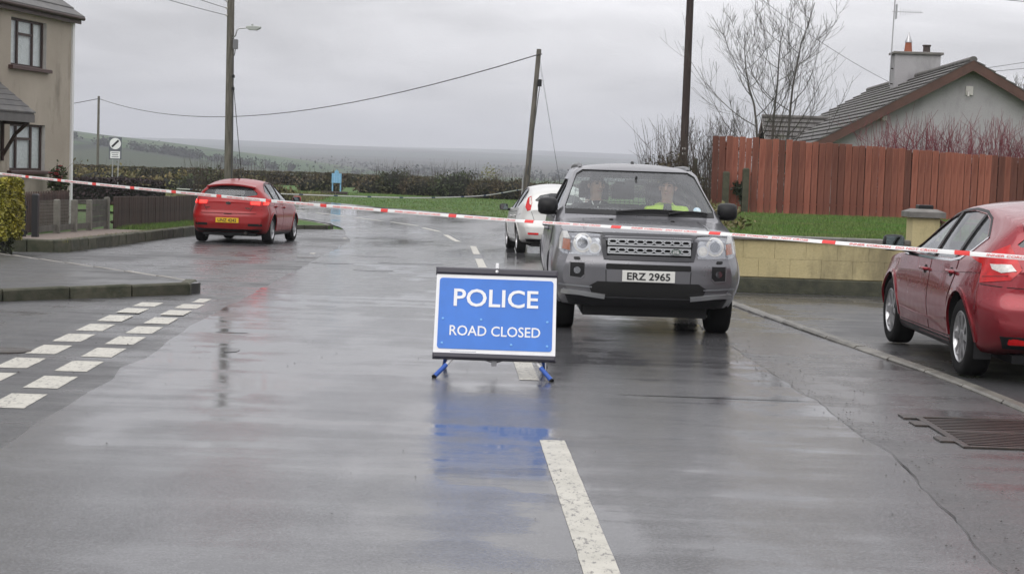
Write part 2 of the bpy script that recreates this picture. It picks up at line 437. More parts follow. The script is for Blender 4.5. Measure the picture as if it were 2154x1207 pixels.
# ------------------------------------------------------------------ roads
CL = [(y, .13 - .038 * (y - 12.7)) for y in range(-10, 44, 2)]
CL = [(x, y) for y, x in CL] + [(-2.2, 52), (-3.1, 56.3), (-4.56, 60.4), (-6.6, 64.5), (-9.1, 70), (-14, 78.5), (-20, 88), (-29, 100), (-42, 116)]
def off(pts, d):
    out = []
    for i, (x, y) in enumerate(pts):
        a = Vector(pts[max(0, i - 1)]); b = Vector(pts[min(len(pts) - 1, i + 1)]); t = (b - a).normalized(); out.append((x + t.y * d, y - t.x * d))
    return out
def jag(pts, a, step=.35):
    """ragged edge along a polyline"""
    out = []
    for i in range(len(pts) - 1):
        p, q = Vector(pts[i]), Vector(pts[i + 1]); k = max(1, int((q - p).length / step)); nrm = Vector((-(q - p).y, (q - p).x)).normalized()
        for j in range(k):
            c = p.lerp(q, j / k); out.append(tuple(c + nrm * a * (noise.noise((c.x * 2.1, c.y * 1.3, 5)) + .5 * noise.noise((c.x * 7, c.y * 5, 9)))))
    out.append(pts[-1]); return out
KERB_R = [(3.9, 4.0), (3.75, 9.0), (3.66, 11.9), (3.56, 13.7), (3.12, 17.5), (2.87, 21.4), (2.45, 27), (2.2, 34), (2.15, 45)]
left_edge = [(x, y) for x, y in off(CL, -3.06)]
JOINT = [(2.05, -10), (2.05, 7), (2.25, 9.8), (2.16, 13), (2.02, 17.1), (2.0, 22), (1.95, 27), (2.2, 34), (2.15, 45)]
road_poly = jag(JOINT, .05, .3) + [(3.6, 52), (9, 57.5), (30, 60), (30, 66.5), (3, 66.3), (0, 67), (-1.6, 72), (-6.2, 78), (-11.3, 86), (-20, 99), (-33, 115)] + jag(left_edge[::-1], .07, .6)
road = sheet('road', road_poly, .008, m_road, 1.6, 2.2)
sheet('road_shoulder', [(2.0, -10)] + [(x - .12, y) for x, y in JOINT[1:7]] + [(2.45, 27)] + KERB_R[5::-1] + [(3.95, -10)], .004, m_strip, 1., 1.5)
apron = sheet('lay_by', [(-2.6, -10)] + [(x + .3, y) for x, y in left_edge if -10 < y < 49] + [(-5.0, 50.6), (-5.4, 50.9), (-8.1, 48.5), (-8.1, 30.2), (-9.6, 29.2), (-14, 30), (-30, 24), (-30, -10)], .004, m_coarse, 1.6, 2.2)
def Zf(x, y): return Z(x, y) + max(0, min(1, (x - 3.2) / 3)) * .01
sheet('forecourt', KERB_R[:6] + [(3.2, 24.7), (13, 24.7), (13, -10), (4.0, -10)], .012, m_coarse, 1.2, 1.6, zf=Zf)

# painted markings, each a piece of paint lying on the road
def paint_quad(c, d, ln, wd, dz=.0108):
    d = Vector(d).normalized(); n = Vector((-d.y, d.x)); c = Vector(c)
    k = max(2, int(ln / .12)); vs = []; fs = []
    for i in range(k + 1):
        t = i / k - .5
        for s in (-1, 1):
            e = 1 + .05 * noise.noise((c.x * 3 + i * .9, c.y * 3, s * 4.0))
            p = c + d * (t * ln + (.012 * noise.noise((c.x, i, s)) if i in (0, k) else 0)) + n * s * wd / 2 * e
            vs.append((p.x, p.y, Z(p.x, p.y) + dz))
        if i: fs.append((2 * i - 2, 2 * i - 1, 2 * i + 1, 2 * i))
    me = bpy.data.meshes.new('marking'); me.from_pydata(vs, [], fs); me.update()
    if me.polygons[0].normal.z < 0: me.flip_normals()
    return me
def cl_at(y): return .13 - .038 * (y - 12.7)
for y0, y1 in ((2.6, 9.85), (12.65, 18.3), (21.3, 26.8), (29.8, 33.6), (36.0, 41.2)):
    # broken up so that each dash follows the road
    ym = (y0 + y1) / 2
    link('centre_line_dash', paint_quad((cl_at(ym), ym), (-.038, 1), y1 - y0, .15), m_paint, road)
for a, b in (((-1.42, 44.4), (-1.95, 49.3)), ((-2.25, 51.8), (-2.9, 54.6)), ((-3.2, 56.5), (-4.3, 59.4)), ((-4.7, 60.3), (-5.9, 62.8)), ((-6.35, 63.7), (-7.9, 67.1)), ((-8.5, 68.2), (-10.6, 72))):
    d = Vector(b) - Vector(a); link('centre_line_dash', paint_quad((Vector(a) + Vector(b)) / 2, d, d.length, .15), m_paint, road)
for i in range(11):
    y = 10.72 + i * .93; x = -3.25 - .043 * (y - 11.6)
    if i < 10: link('give_way_dash', paint_quad((x, y), (-.043, 1), .64, .24 if i < 9 else .14, .0068), m_paint, apron)
    if i < 9: link('give_way_dash', paint_quad((x - .47, y + .08), (-.043, 1), .64, .24, .0068), m_paint, apron)
# thin worn edge line beyond the lay-by
for y in (33.5, 44.0): link('edge_line_dash', paint_quad((cl_at(y) - 3.35, y), (-.038, 1), .5, .1, .0068), m_paint, apron)

# ------------------------------------------------------------------ kerbs
def kerb_run(name, pts, h, wd, mat, z0=0., ln=.9, kind='structure', sink=.1, stone='kerb_stone', inward=1):
    root = empty(name, (0, 0, 0)); root['kind'] = kind
    dist = [0]
    for a, b in zip(pts, pts[1:]): dist.append(dist[-1] + (Vector(b) - Vector(a)).length)
    def at(s):
        for i in range(len(pts) - 1):
            if s <= dist[i + 1] + 1e-6:
                t = (s - dist[i]) / (dist[i + 1] - dist[i]); return Vector(pts[i]).lerp(Vector(pts[i + 1]), t)
        return Vector(pts[-1])
    n = max(1, int(dist[-1] / ln + .5)); g = .013
    for i in range(n):
        p = at(dist[-1] * i / n); q = at(dist[-1] * (i + 1) / n); d = (q - p).normalized(); l = (q - p).length
        nrm = Vector((-d.y, d.x)) * inward
        mat4 = frame(None, (d.x, d.y, 0), (nrm.x, nrm.y, 0), (p.x, p.y, Z(p.x, p.y) + z0))
        jx = random.uniform(-.006, .006)
        b = MB(); c = .018
        sec = [(0, -sink), (jx, h - c), (c, h + random.uniform(-.004, .004)), (wd, h), (wd, -sink)]
        vs = [mat4 @ Vector((x, sy, sz if inward > 0 else -sz)) for x in (g, l - g) for sy, sz in sec]
        if inward < 0: vs = [Vector((q.x, q.y, 2 * mat4.translation.z - q.z)) if False else q for q in vs]
        if inward < 0:
            vs = [Vector((p.x + d.x * x + nrm.x * sy, p.y + d.y * x + nrm.y * sy, Z(p.x, p.y) + z0 + sz)) for x in (g, l - g) for sy, sz in sec]
        else:
            vs = [Vector((p.x + d.x * x + nrm.x * sy, p.y + d.y * x + nrm.y * sy, Z(p.x, p.y) + z0 + sz)) for x in (g, l - g) for sy, sz in sec]
        k = 5
        b.add(vs, [tuple(range(k)), tuple(range(k, 2 * k))[::-1]] + [(j, (j + 1) % k, k + (j + 1) % k, k + j) for j in range(k)])
        b.build(stone, mat, root)
    return root
m_kerb_pale = M('pale_kerb', (.10, .095, .085), .45, col2=(.20, .19, .165), vs=4, bmp=.4, bs=60, rnd=.1)
kerb_run('kerb', [(x, y) for x, y in KERB_R if y <= 24] + [(2.7, 24.2)], .03, .11, m_kerb_pale, inward=-1)
kerb_run('kerb', [(2.68, 24.3), (2.45, 27), (2.2, 34), (2.15, 45)], .1, .13, m_kerb_pale, inward=-1)

# left footway: a raised tongue between the side road and the lay-by
PV = [(-10.6, 11.6), (-5.5, 17.95), (-3.95, 20.05), (-3.76, 20.35), (-3.75, 20.6), (-3.97, 20.9), (-4.98, 22.3), (-7.45, 25.6), (-9.0, 27.6), (-14, 27.6), (-14, 8)]
m_path = wet_asphalt('footway_asphalt', (.045, .045, .045), .3, .55, 1.2)
def inset(poly, i0, i1, d):
    out = list(poly)
    for i in range(i0, i1 + 1):
        a = Vector(poly[max(i - 1, 0)]); b = Vector(poly[min(i + 1, len(poly) - 1)]); t = (b - a).normalized(); out[i] = (poly[i][0] - t.y * d, poly[i][1] + t.x * d)
    return out
PVi = inset(PV, 0, 8, .12)
sheet('pavement', PVi, .125, m_path, .8, .9, skirt=.15)
kerb_run('pavement_kerb', PV[:6], .135, .13, m_mosskerb, inward=1)
kerb_run('pavement_kerb', PV[5:9], .12, .1, m_kerb, inward=1, ln=1.1)
# footway on the far side of the lay-by
FV = [(-8.2, 48.6), (-5.75, 50.4), (-5.45, 50.75), (-5.5, 51.3), (-6.4, 54), (-8.3, 59), (-11, 64), (-16, 71.5), (-22, 79), (-30, 79), (-18, 62), (-10, 49)]
sheet('far_pavement', inset(FV, 0, 7, .1), .11, m_grass, 1.5, skirt=.15)
kerb_run('far_pavement_kerb', FV[:4], .125, .12, m_mosskerb, inward=1)
kerb_run('far_pavement_kerb', FV[3:8], .11, .12, m_kerb, inward=1, ln=1.2)
# low retaining wall of mossy stones in front of the garden fence
def low_wall(pts, h):
    r = kerb_run('garden_edging_wall', pts, h, .2, m_mosskerb, inward=1, ln=.62, kind='thing', stone='stone'); return r
lw = low_wall([(-9.35, 30.6), (-8.5, 30.05), (-8.12, 30.2), (-8.1, 34), (-8.1, 40), (-8.1, 48.4)], .22)
tag(lw, 'low mossy stone edging wall along the back of the lay-by', 'wall', kind='thing')
m_gravel = M('gravel_bed', (.16, .13, .11), .9, col2=(.28, .23, .20), vs=30, bmp=.9, bs=45, bd=.03)
sheet('gravel_bed', [(-8.3, 30.4), (-8.3, 39.6), (-9.8, 39.6), (-9.8, 31.2), (-9.3, 30.75)], .17, m_gravel, .5)
sheet('garden_strip', [(-8.3, 39.6), (-8.3, 48.3), (-9.6, 49), (-9.6, 39.6)], .17, m_lawn, .6)
sheet('garden', [(-9.6, 39.6), (-9.6, 49), (-14, 56), (-30, 60), (-30, 30), (-14, 29.5), (-9.8, 31.2)], .1, m_grass, 1.5)
sheet('grass_bank', [(-9.6, 49.5), (-9.6, 56), (-14, 66), (-24, 80), (-40, 80), (-30, 60), (-14, 56)], .18, m_lawn, 2)
# ------------------------------------------------------------------ vehicles: bodies lofted from sections, openings cut, parts laid on
def pchip(xs, ys, q):
    xs = np.asarray(xs, float); ys = np.asarray(ys, float); h = np.diff(xs); d = np.diff(ys) / h; m = np.zeros(len(xs))
    m[0], m[-1] = d[0], d[-1]
    for i in range(1, len(xs) - 1):
        if d[i - 1] * d[i] > 0:
            w1, w2 = 2 * h[i] + h[i - 1], h[i] + 2 * h[i - 1]; m[i] = (w1 + w2) / (w1 / d[i - 1] + w2 / d[i])
    q = np.clip(np.asarray(q, float), xs[0], xs[-1]); i = np.clip(np.searchsorted(xs, q, side='right') - 1, 0, len(xs) - 2)
    t = (q - xs[i]) / h[i]; t2, t3 = t * t, t ** 3
    return (2 * t3 - 3 * t2 + 1) * ys[i] + (t3 - 2 * t2 + t) * h[i] * m[i] + (-2 * t3 + 3 * t2) * ys[i + 1] + (t3 - t2) * h[i] * m[i + 1]
def loft(tab, fprof, rprof, kf, kr, rc=.10, inset=0., y0=None, y1=None, zfloor=None, ns=84):
    """closed body of sections along Y; columns y, zb, wb, zm, wm, zs, ws, zr, wr, zt"""
    T = np.array(sorted(tab)); ya, yb = T[0, 0], T[-1, 0]
    a0 = ya if y0 is None else y0; b0 = yb if y1 is None else y1
    u = np.linspace(0, 1, ns); e = .5 - .5 * np.cos(np.pi * u); u = .45 * u + .55 * e
    Y = a0 + (b0 - a0) * u
    C = [pchip(T[:, 0], T[:, k], Y) for k in range(1, 10)]
    halves = []
    for i, y in enumerate(Y):
        zb, wb, zm, wm, zs, ws, zr, wr, zt = [c[i] for c in C]
        if inset:
            wb -= inset; wm -= inset; ws -= inset; wr -= inset * .75; zr -= inset * .6; zt -= inset * .6; zb = zfloor; zm = max(zm, zb + .15)
        else:
            q = max((y - (yb - .28)) / .28, ((ya + .28) - y) / .28)
            if q > 0:
                s = rc * (1 - math.sqrt(max(0, 1 - min(q, .985) ** 2))); wb -= s; wm -= s; ws -= s; wr -= s; zt -= s * .25; zr -= s * .25; zs -= s * .25; zb += s * .3
        pts = [(0, zb), (wb * .5, zb), (wb - .06, zb)]
        zz = np.linspace(zb + .05, zs, 11); pts += list(zip(pchip([zb + .05, zm, zs], [wb, wm, ws], zz), zz))
        for k in range(1, 7):
            t = k / 7; pts.append((ws + (wr - ws) * t + .012 * math.sin(math.pi * t), zs + (zr - zs) * t))
        pts.append((wr, zr))
        for k in range(1, 9):
            t = k / 8; pts.append((wr * (1 - t), zr + (zt - zr) * (1 - (1 - t) ** 2.4)))
        o = [pts[0]]
        for p, q in zip(pts, pts[1:]): o += [(p[0] * .75 + q[0] * .25, p[1] * .75 + q[1] * .25), (p[0] * .25 + q[0] * .75, p[1] * .25 + q[1] * .75)]
        o.append(pts[-1]); halves.append(o)
    def shift(x, y, z, wmx):
        if inset: return y
        r = min(1, abs(x) / wmx)
        tf = max(0, min(1, (y - (yb - .6)) / .6)); tr = max(0, min(1, ((ya + .6) - y) / .6))
        tf = tf * tf * (3 - 2 * tf); tr = tr * tr * (3 - 2 * tr)
        return y - tf * (np.interp(z, *zip(*fprof)) + kf * r ** 2.6) + tr * (np.interp(z, *zip(*rprof)) + kr * r ** 2.6)
    wmx = T[:, 4].max(); n = len(halves[0]); V = []; F = []; idx = {}
    for i, h in enumerate(halves):
        for j, (x, z) in enumerate(h):
            y = shift(x, Y[i], z, wmx); idx[i, j, 1] = len(V); V.append((x, y, z))
            if j in (0, n - 1): idx[i, j, -1] = idx[i, j, 1]
            else: idx[i, j, -1] = len(V); V.append((-x, y, z))
    for i in range(ns - 1):
        for j in range(n - 1):
            for s in (1, -1):
                q = [idx[i, j, s], idx[i, j + 1, s], idx[i + 1, j + 1, s], idx[i + 1, j, s]]; F.append(tuple(q if s > 0 else q[::-1]))
    m = 14
    for i in (0, ns - 1):
        rows = []
        for j in range(n):
            x, z = halves[i][j]
            if j in (0, n - 1): rows.append([idx[i, j, 1]] * (m + 1)); continue
            row = [idx[i, j, 1]]
            for k in range(1, m):
                xx = x * (1 - 2 * k / m); row.append(len(V)); V.append((xx, shift(xx, Y[i], z, wmx), z))
            row.append(idx[i, j, -1]); rows.append(row)
        for j in range(n - 1):
            for k in range(m):
                q = [rows[j][k], rows[j][k + 1], rows[j + 1][k + 1], rows[j + 1][k]]
                d = [a for t, a in enumerate(q) if a not in q[:t]]
                if len(d) > 2: F.append(tuple(d))
    me = bpy.data.meshes.new('body'); me.from_pydata(V, [], F); me.update()
    bm = bmesh.new(); bm.from_mesh(me); bmesh.ops.remove_doubles(bm, verts=bm.verts, dist=1e-5); bmesh.ops.recalc_face_normals(bm, faces=bm.faces); bm.to_mesh(me); bm.free()
    return me
def cut(me, cutters, mats):
    o = link('body', me, mats); tmp = []
    for c in cutters:
        c.polygons.foreach_set('material_index', [1] * len(c.polygons))
        k = link('cutter', c, mats); tmp.append(k)
        b = o.modifiers.new('cut', 'BOOLEAN'); b.operation = 'DIFFERENCE'; b.object = k; b.solver = 'EXACT'
    bpy.context.view_layer.update(); r = eval_mesh(o)
    for q in [o] + tmp: bpy.data.objects.remove(q)
    return r
class Car:
    def __init__(s, name, label, cat, spec, paint, loc, rz, group=None):
        s.root = tag(empty(name, loc, rz), label, cat, group); s.spec = spec; s.paint = paint; sp = spec
        raw = loft(sp['tab'], sp['fp'], sp['rp'], sp['kf'], sp['kr'], sp.get('rc', .1))
        bm = bmesh.new(); bm.from_mesh(raw); s.bvh = BVHTree.FromBMesh(bm); bm.free()
        cav = loft(sp['tab'], sp['fp'], sp['rp'], 0, 0, inset=.07, y0=sp['cab'][0], y1=sp['cab'][1], zfloor=sp.get('floor', .42), ns=40)
        win = MB()
        for p in sp['side']: win.prism(p, -1.5, 1.5, Matrix(((0, 0, 1, 0), (1, 0, 0, 0), (0, 1, 0, 0), (0, 0, 0, 1))))
        W2 = MB()
        W2.prism(sp['ws'], sp['wsy'], 4, Matrix(((1, 0, 0, 0), (0, 0, 1, 0), (0, 1, 0, 0), (0, 0, 0, 1))))
        W2.prism(sp['bl'], -4, sp['bly'], Matrix(((1, 0, 0, 0), (0, 0, 1, 0), (0, 1, 0, 0), (0, 0, 0, 1))))
        wh = MB(); s.r = sp['wr']
        for y in sp['axles']:
            for sd in (1, -1):
                wh.lathe([(s.r + .055, 0), (s.r + .055, .5)], 40, Matrix.Translation((sd * (sp['hw'] - .28), y, s.r + .01)) @ Matrix.Rotation(R(90) * sd, 4, 'Y'))
        body = cut(raw, [cav, win.mesh(), W2.mesh(), wh.mesh()], [paint, m_dark])
        s.body = link('body', body, None, s.root, 32)
    def hit(s, ang, u, z, rz=0):
        if isinstance(ang, tuple):                             # view of a corner: u counted from that corner
            ang, cx, cy = ang; u += -math.sin(ang) * cx + math.cos(ang) * cy
        o = Vector((math.cos(ang), math.sin(ang), 0)); t = Vector((-math.sin(ang), math.cos(ang), 0))
        p = t * u + Vector((0, 0, z)); h = s.bvh.ray_cast(p + o * 4, -o)
        if h[0] is None:
            c = s.bvh.find_nearest(p + o * 2); return c[0], c[1]
        return h[0], (h[1] if h[1].dot(o) > 0 else -h[1])
    def patch(s, name, mat, ang, poly, offs=.004, skirt=.02, res=.05, parent=None, smooth=35):
        """panel that follows the body under an outline seen from direction ang"""
        v, f, nb = triangulate(poly, res); top = []; bot = []
        for u, z in v:
            p, n = s.hit(ang, u, z); top.append(p + n * offs); bot.append(p - n * skirt)
        vs = top + bot[:nb]; k = len(top)
        fs = [tuple(t) for t in f] + [(i, (i + 1) % nb, k + (i + 1) % nb, k + i) for i in range(nb)]
        me = bpy.data.meshes.new(name); me.from_pydata(vs, [], fs); me.update()
        bm = bmesh.new(); bm.from_mesh(me); bmesh.ops.recalc_face_normals(bm, faces=bm.faces); bm.to_mesh(me); bm.free()
        aa = ang[0] if isinstance(ang, tuple) else ang
        o = Vector((math.cos(aa), math.sin(aa), 0)); c = sum((me.polygons[i].normal for i in range(min(len(f), len(me.polygons)))), Vector())
        if c.dot(o) < 0: me.flip_normals()
        return link(name, me, mat, parent or s.root, smooth)
    def pane(s, name, mat, ang, poly, depth=.012, res=.06):
        v, f, nb = triangulate(poly, res); vs = []
        for u, z in v:
            p, n = s.hit(ang, u, z); vs.append(p - n * depth)
        me = bpy.data.meshes.new(name); me.from_pydata(vs, [], [tuple(t) for t in f]); me.update()
        return link(name, me, mat, s.root, 60)
    def strip(s, name, mat, ang, line, wd, offs=.003, parent=None, smooth=40):
        """narrow strip along a line on the body"""
        vs = []; fs = []; pts = []
        for a, b in zip(line, line[1:]):
            k = max(1, int((Vector(b) - Vector(a)).length / .05))
            pts += [Vector(a).lerp(Vector(b), j / k) for j in range(k)]
        pts.append(Vector(line[-1]))
        for i, p in enumerate(pts):
            d = (pts[min(i + 1, len(pts) - 1)] - pts[max(i - 1, 0)]).normalized(); n2 = Vector((-d.y, d.x)) * wd / 2
            for sg, of in ((1, -.01), (1, offs), (-1, offs), (-1, -.01)):
                q = p + n2 * sg; h, n = s.hit(ang, q.x, q.y); vs.append(h + n * of)
            if i:
                for j in range(3): fs.append((4 * i - 4 + j, 4 * i - 3 + j, 4 * i + 1 + j, 4 * i + j))
        me = bpy.data.meshes.new(name); me.from_pydata(vs, [], fs); me.update()
        bm = bmesh.new(); bm.from_mesh(me); bmesh.ops.recalc_face_normals(bm, faces=bm.faces); bm.to_mesh(me); bm.free()
        return link(name, me, mat, parent or s.root, smooth)
    def plate(s, ang, u, z, wd, ht, colour, txt, tcol, offs=.012, tilt=0):
        p, n = s.hit(ang, u, z); o = Vector((math.cos(ang), math.sin(ang), 0)); t = Vector((-math.sin(ang), math.cos(ang), 0))
        up = Vector((0, 0, 1)) * math.cos(tilt) - o * math.sin(tilt)
        m4 = frame(None, t, up, p + o * offs); b = MB(); b.bbox((-wd / 2, -ht / 2, -.012), (wd / 2, ht / 2, .004), .003, m4)
        pl = b.build('number_plate', colour, s.root)
        me = fit_text(text_mesh(txt, .1, .0008, .0022), wd * .82, ht * .68); me.transform(m4 @ Matrix.Translation((0, 0, .0065))); link('registration', me, tcol, pl)
        return pl, m4
    def wheels(s, rim_mat, spokes, twin=False, rr=.66, tw=.215, steer=0):
        sp = s.spec; r = s.r; tb = MB(); hw = tw / 2
        tb.lathe([(r * rr, -hw * .9), (r * .8, -hw), (r * .93, -hw * .96), (r * .985, -hw * .8), (r, -hw * .5), (r, hw * .5), (r * .985, hw * .8), (r * .93, hw * .96), (r * .8, hw), (r * rr, hw * .9)], 40, closed=True)
        tyre = tb.mesh('tyre'); rb = MB(); R1 = r * rr
        rb.lathe([(R1 * 1.02, hw * .9), (R1 * .97, hw * .93), (R1 * .93, hw * .8), (R1 * .9, hw * .2), (R1 * .9, -hw * .8), (R1 * .97, -hw * .85), (R1, -hw * .85)], 36, closed=True)
        for k in range(spokes):
            a = 2 * math.pi * k / spokes
            for da in ((-.085, .085) if twin else (0,)):
                wI, wO = (.016, .013) if twin else (.028, .022)
                m4 = Matrix.Rotation(a + da, 4, 'Z')
                rb.add([m4 @ Vector(q) for q in [(.04, -wI, hw * .75), (.04, wI, hw * .75), (R1 * .95, wO, hw * .86), (R1 * .95, -wO, hw * .86), (.04, -wI, hw * .4), (.04, wI, hw * .4), (R1 * .95, wO, hw * .5), (R1 * .95, -wO, hw * .5)]],
                       [(0, 1, 2, 3), (7, 6, 5, 4), (0, 4, 5, 1), (1, 5, 6, 2), (2, 6, 7, 3), (3, 7, 4, 0)])
        rb.lathe([(.001, hw * .86), (.03, hw * .86), (.06, hw * .78), (.065, hw * .4), (.001, hw * .4)], 20)
        rim = rb.mesh('rim'); db = MB(); db.lathe([(.001, 0), (R1 * .88, 0), (R1 * .88, .02), (.001, .02)], 24); disc = db.mesh('brake_disc')
        for y in sp['axles']:
            for sd in (1, -1):
                e = empty('wheel', (sd * (sp['hw'] - tw / 2 - .015), y, r), 0, s.root); e.rotation_euler = (0, R(90) * sd, 0)
                if y > 0 and steer: e.rotation_euler = (Matrix.Rotation(steer, 3, 'Z') @ Matrix.Rotation(R(90) * sd, 3, 'Y')).to_euler()
                link('tyre', tyre, m_rubber, e); link('rim', rim, rim_mat, e); link('brake_disc', disc, m_dark, e)
        shade(tyre, 40); shade(rim, 35)
    def mirror(s, y, z, x, mat, glass, size=(.20, .11, .13), foot=.10):
        for sd in (1, -1):
            b = MB(); w_, d_, h_ = size; c = Vector((sd * (x + foot + w_ / 2), y, z)); k = 12; rings = []
            prof = [(-1, .55), (-.85, .86), (-.4, 1), (.3, .95), (.75, .72), (1, .3)]          # back (glass) to front along Y
            vs = []
            for yy, sc in prof:
                for j in range(k):
                    a = 2 * math.pi * j / k; ca, sa = math.cos(a), math.sin(a)
                    px = math.copysign(abs(ca) ** .55, ca) * w_ / 2 * sc; pz = math.copysign(abs(sa) ** .55, sa) * h_ / 2 * sc
                    vs.append((c.x + px, c.y + yy * d_ / 2, c.z + pz))
            fs = [tuple(range(k)), tuple((len(prof) - 1) * k + j for j in range(k))[::-1]]
            for i in range(len(prof) - 1):
                for j in range(k): fs.append((i * k + j, i * k + (j + 1) % k, (i + 1) * k + (j + 1) % k, (i + 1) * k + j))
            b.add(vs, fs)
            mr = b.build('door_mirror', mat, s.root, 50)
            f = MB(); f.tube([(sd * (x - .05), y + .03, z - h_ * .42), (sd * (x + foot * .6), y + .02, z - h_ * .36), (sd * (x + foot + w_ * .3), y, z - h_ * .2)], [.035, .03, .03], 8); f.build('mirror_arm', m_black, mr, 50)
            g = MB(); g.bbox((-w_ * .4, -h_ * .38, -.002), (w_ * .4, h_ * .38, .002), .001, frame(None, (1, 0, 0), (0, 0, 1), (c.x, c.y - d_ / 2 - .003, c.z))); g.build('mirror_glass', glass, mr)
    def seats(s, mat, rows, zs, head=True, dx=.36):
        for (y, xs) in rows:
            for x in xs:
                b = MB(); st = None
                m4 = Matrix.Translation((x, y, zs))
                b.bbox((-.24, -.24, -.12), (.24, .26, .0), .04, m4)
                b.bbox((-.23, -.06, -.05), (.23, .07, .60), .05, m4 @ Matrix.Translation((0, -.24, 0)) @ Matrix.Rotation(R(14), 4, 'X'))
                o = b.build('seat', mat, s.root, 40)
                if head:
                    h = MB(); h.bbox((-.13, -.04, .66), (.13, .06, .86), .04, m4 @ Matrix.Translation((0, -.24, 0)) @ Matrix.Rotation(R(10), 4, 'X')); h.build('headrest', mat, o, 40)
def paintmat(name, col, metal=.0, flake=0., rough=.28, dirt=(.12, .11, .10), spec=.5, coat=.55):
    m, n, p, o = newmat(name)
    t = node(n, 'ShaderNodeTexCoord'); sp = node(n, 'ShaderNodeSeparateXYZ'); n.links.new(t.outputs['Object'], sp.inputs[0])
    nz = noise_tex(n, 7, 5, .6); f = mathn(n, 'MULTIPLY', rng(n, sp.outputs['Z'], .25, .7, .28, 0), rng(n, nz, .3, .7, .3, 1))   # road film thrown up by the tyres
    n.links.new(mixc(n, f, col, dirt), p.inputs['Base Color']); p.inputs['Metallic'].default_value = metal
    n.links.new(rng(n, mathn(n, 'ADD', f, mathn(n, 'MULTIPLY', nz, .12)), 0, .5, rough, .6), p.inputs['Roughness'])
    p.inputs['Coat Weight'].default_value = coat; p.inputs['Coat Roughness'].default_value = .03; p.inputs['Specular IOR Level'].default_value = spec
    # rain drops on the paint
    v = node(n, 'ShaderNodeTexVoronoi'); v.inputs['Scale'].default_value = 95; n.links.new(t.outputs['Object'], v.inputs['Vector'])
    bump(n, p, rng(n, v.outputs['Distance'], .12, .32, 1, 0), .05, .002)
    return m
g_clear = glassmat('windscreen_glass', (.90, .95, .92), alpha=.10)
g_tint = glassmat('car_side_glass', (.60, .66, .64), alpha=.08)
g_dark = glassmat('privacy_glass', (.30, .33, .33), alpha=.06)
g_house = glassmat('window_glass', (.85, .88, .88), alpha=.05)
m_mirror = M('mirror_glass', (.22, .26, .26), .05, metal=1)
m_chrome = M('chrome', (.75, .76, .78), .12, metal=1)
m_alloy = M('alloy', (.50, .50, .51), .3, metal=.85, var=.12, vs=20)
m_seat = M('seat_cloth', (.028, .028, .03), .9)
m_trim = M('dashboard', (.035, .035, .036), .7)
m_plw = M('plate_white', (.72, .72, .68), .35); m_ply = M('plate_yellow', (.75, .47, .02), .35); m_ink = M('plate_ink', (.015, .015, .018), .5)
m_lens = glassmat('lamp_lens', (.95, .96, .97), alpha=.0)
m_bowl = M('lamp_reflector', (.82, .83, .85), .16, metal=.75)
m_orange = M('indicator', (.36, .10, .03), .25, coat=.5, var=.2, vs=30)
m_redlens = M('red_lens', (.50, .006, .008), .12, var=.25, vs=14)
m_redlit = emit('lit_tail_lamp', (1, .03, .02), 2.2)
m_clearlens = M('clear_lens', (.62, .6, .56), .12, var=.2, vs=25, coat=1.)
ARCH = []
def rnd_poly(u0, u1, z0, z1, r=.03, k=4):
    o = []
    for cx, cz, a0 in ((u1 - r, z1 - r, 0), (u0 + r, z1 - r, 90), (u0 + r, z0 + r, 180), (u1 - r, z0 + r, 270)):
        for i in range(k + 1): a = R(a0 + 90 * i / k); o.append((cx + r * math.cos(a), cz + r * math.sin(a)))
    return o
def disc_poly(u, z, r, k=16, sx=1.): return [(u + r * sx * math.cos(2 * math.pi * i / k), z + r * math.sin(2 * math.pi * i / k)) for i in range(k)]
FR, RE, RT, LT = R(90), R(-90), 0.0, R(180)
def both(fn):
    for ang, sg in ((RT, 1), (LT, -1)): fn(ang, sg)
def flip(poly, sg): return [(u * sg, z) for u, z in poly]
def doors(car, polys, hnd, dmat=None):
    """door panels with a dark gap behind and a handle each"""
    def go(ang, sg):
        for (p, h) in zip(polys, hnd):
            cu = sum(q[0] for q in p) / len(p); cz = sum(q[1] for q in p) / len(p)
            gap = [(cu + (u - cu) * (1 + .011 / max(.1, abs(u - cu))), cz + (z - cz) * (1 + .011 / max(.1, abs(z - cz)))) for u, z in p]
            d = car.patch('door', car.paint, ang, flip(p, sg), .005, .02, .07)
            car.patch('door_gap', m_dark, ang, flip(gap, sg), .0015, .012, .07, parent=d)
            if h:
                c, n = car.hit(ang, h[0] * sg, h[1])
                b = MB(); t = Vector((0, 1, 0)); m4 = frame(None, t, (0, 0, 1), c); nz = Vector((math.cos(ang), 0, 0))
                b.tube([c + t * -.1 + nz * .006, c + t * -.08 + nz * .035, c + t * .08 + nz * .035, c + t * .1 + nz * .006], [.012, .017, .017, .012], 8); b.build('door_handle', car.paint, d, 50)
                car.patch('handle_cup', m_dark, ang, disc_poly(h[0] * sg, h[1] - .005, .04, 12, 1.6), .0065, .01, .05, parent=d)
    both(go)

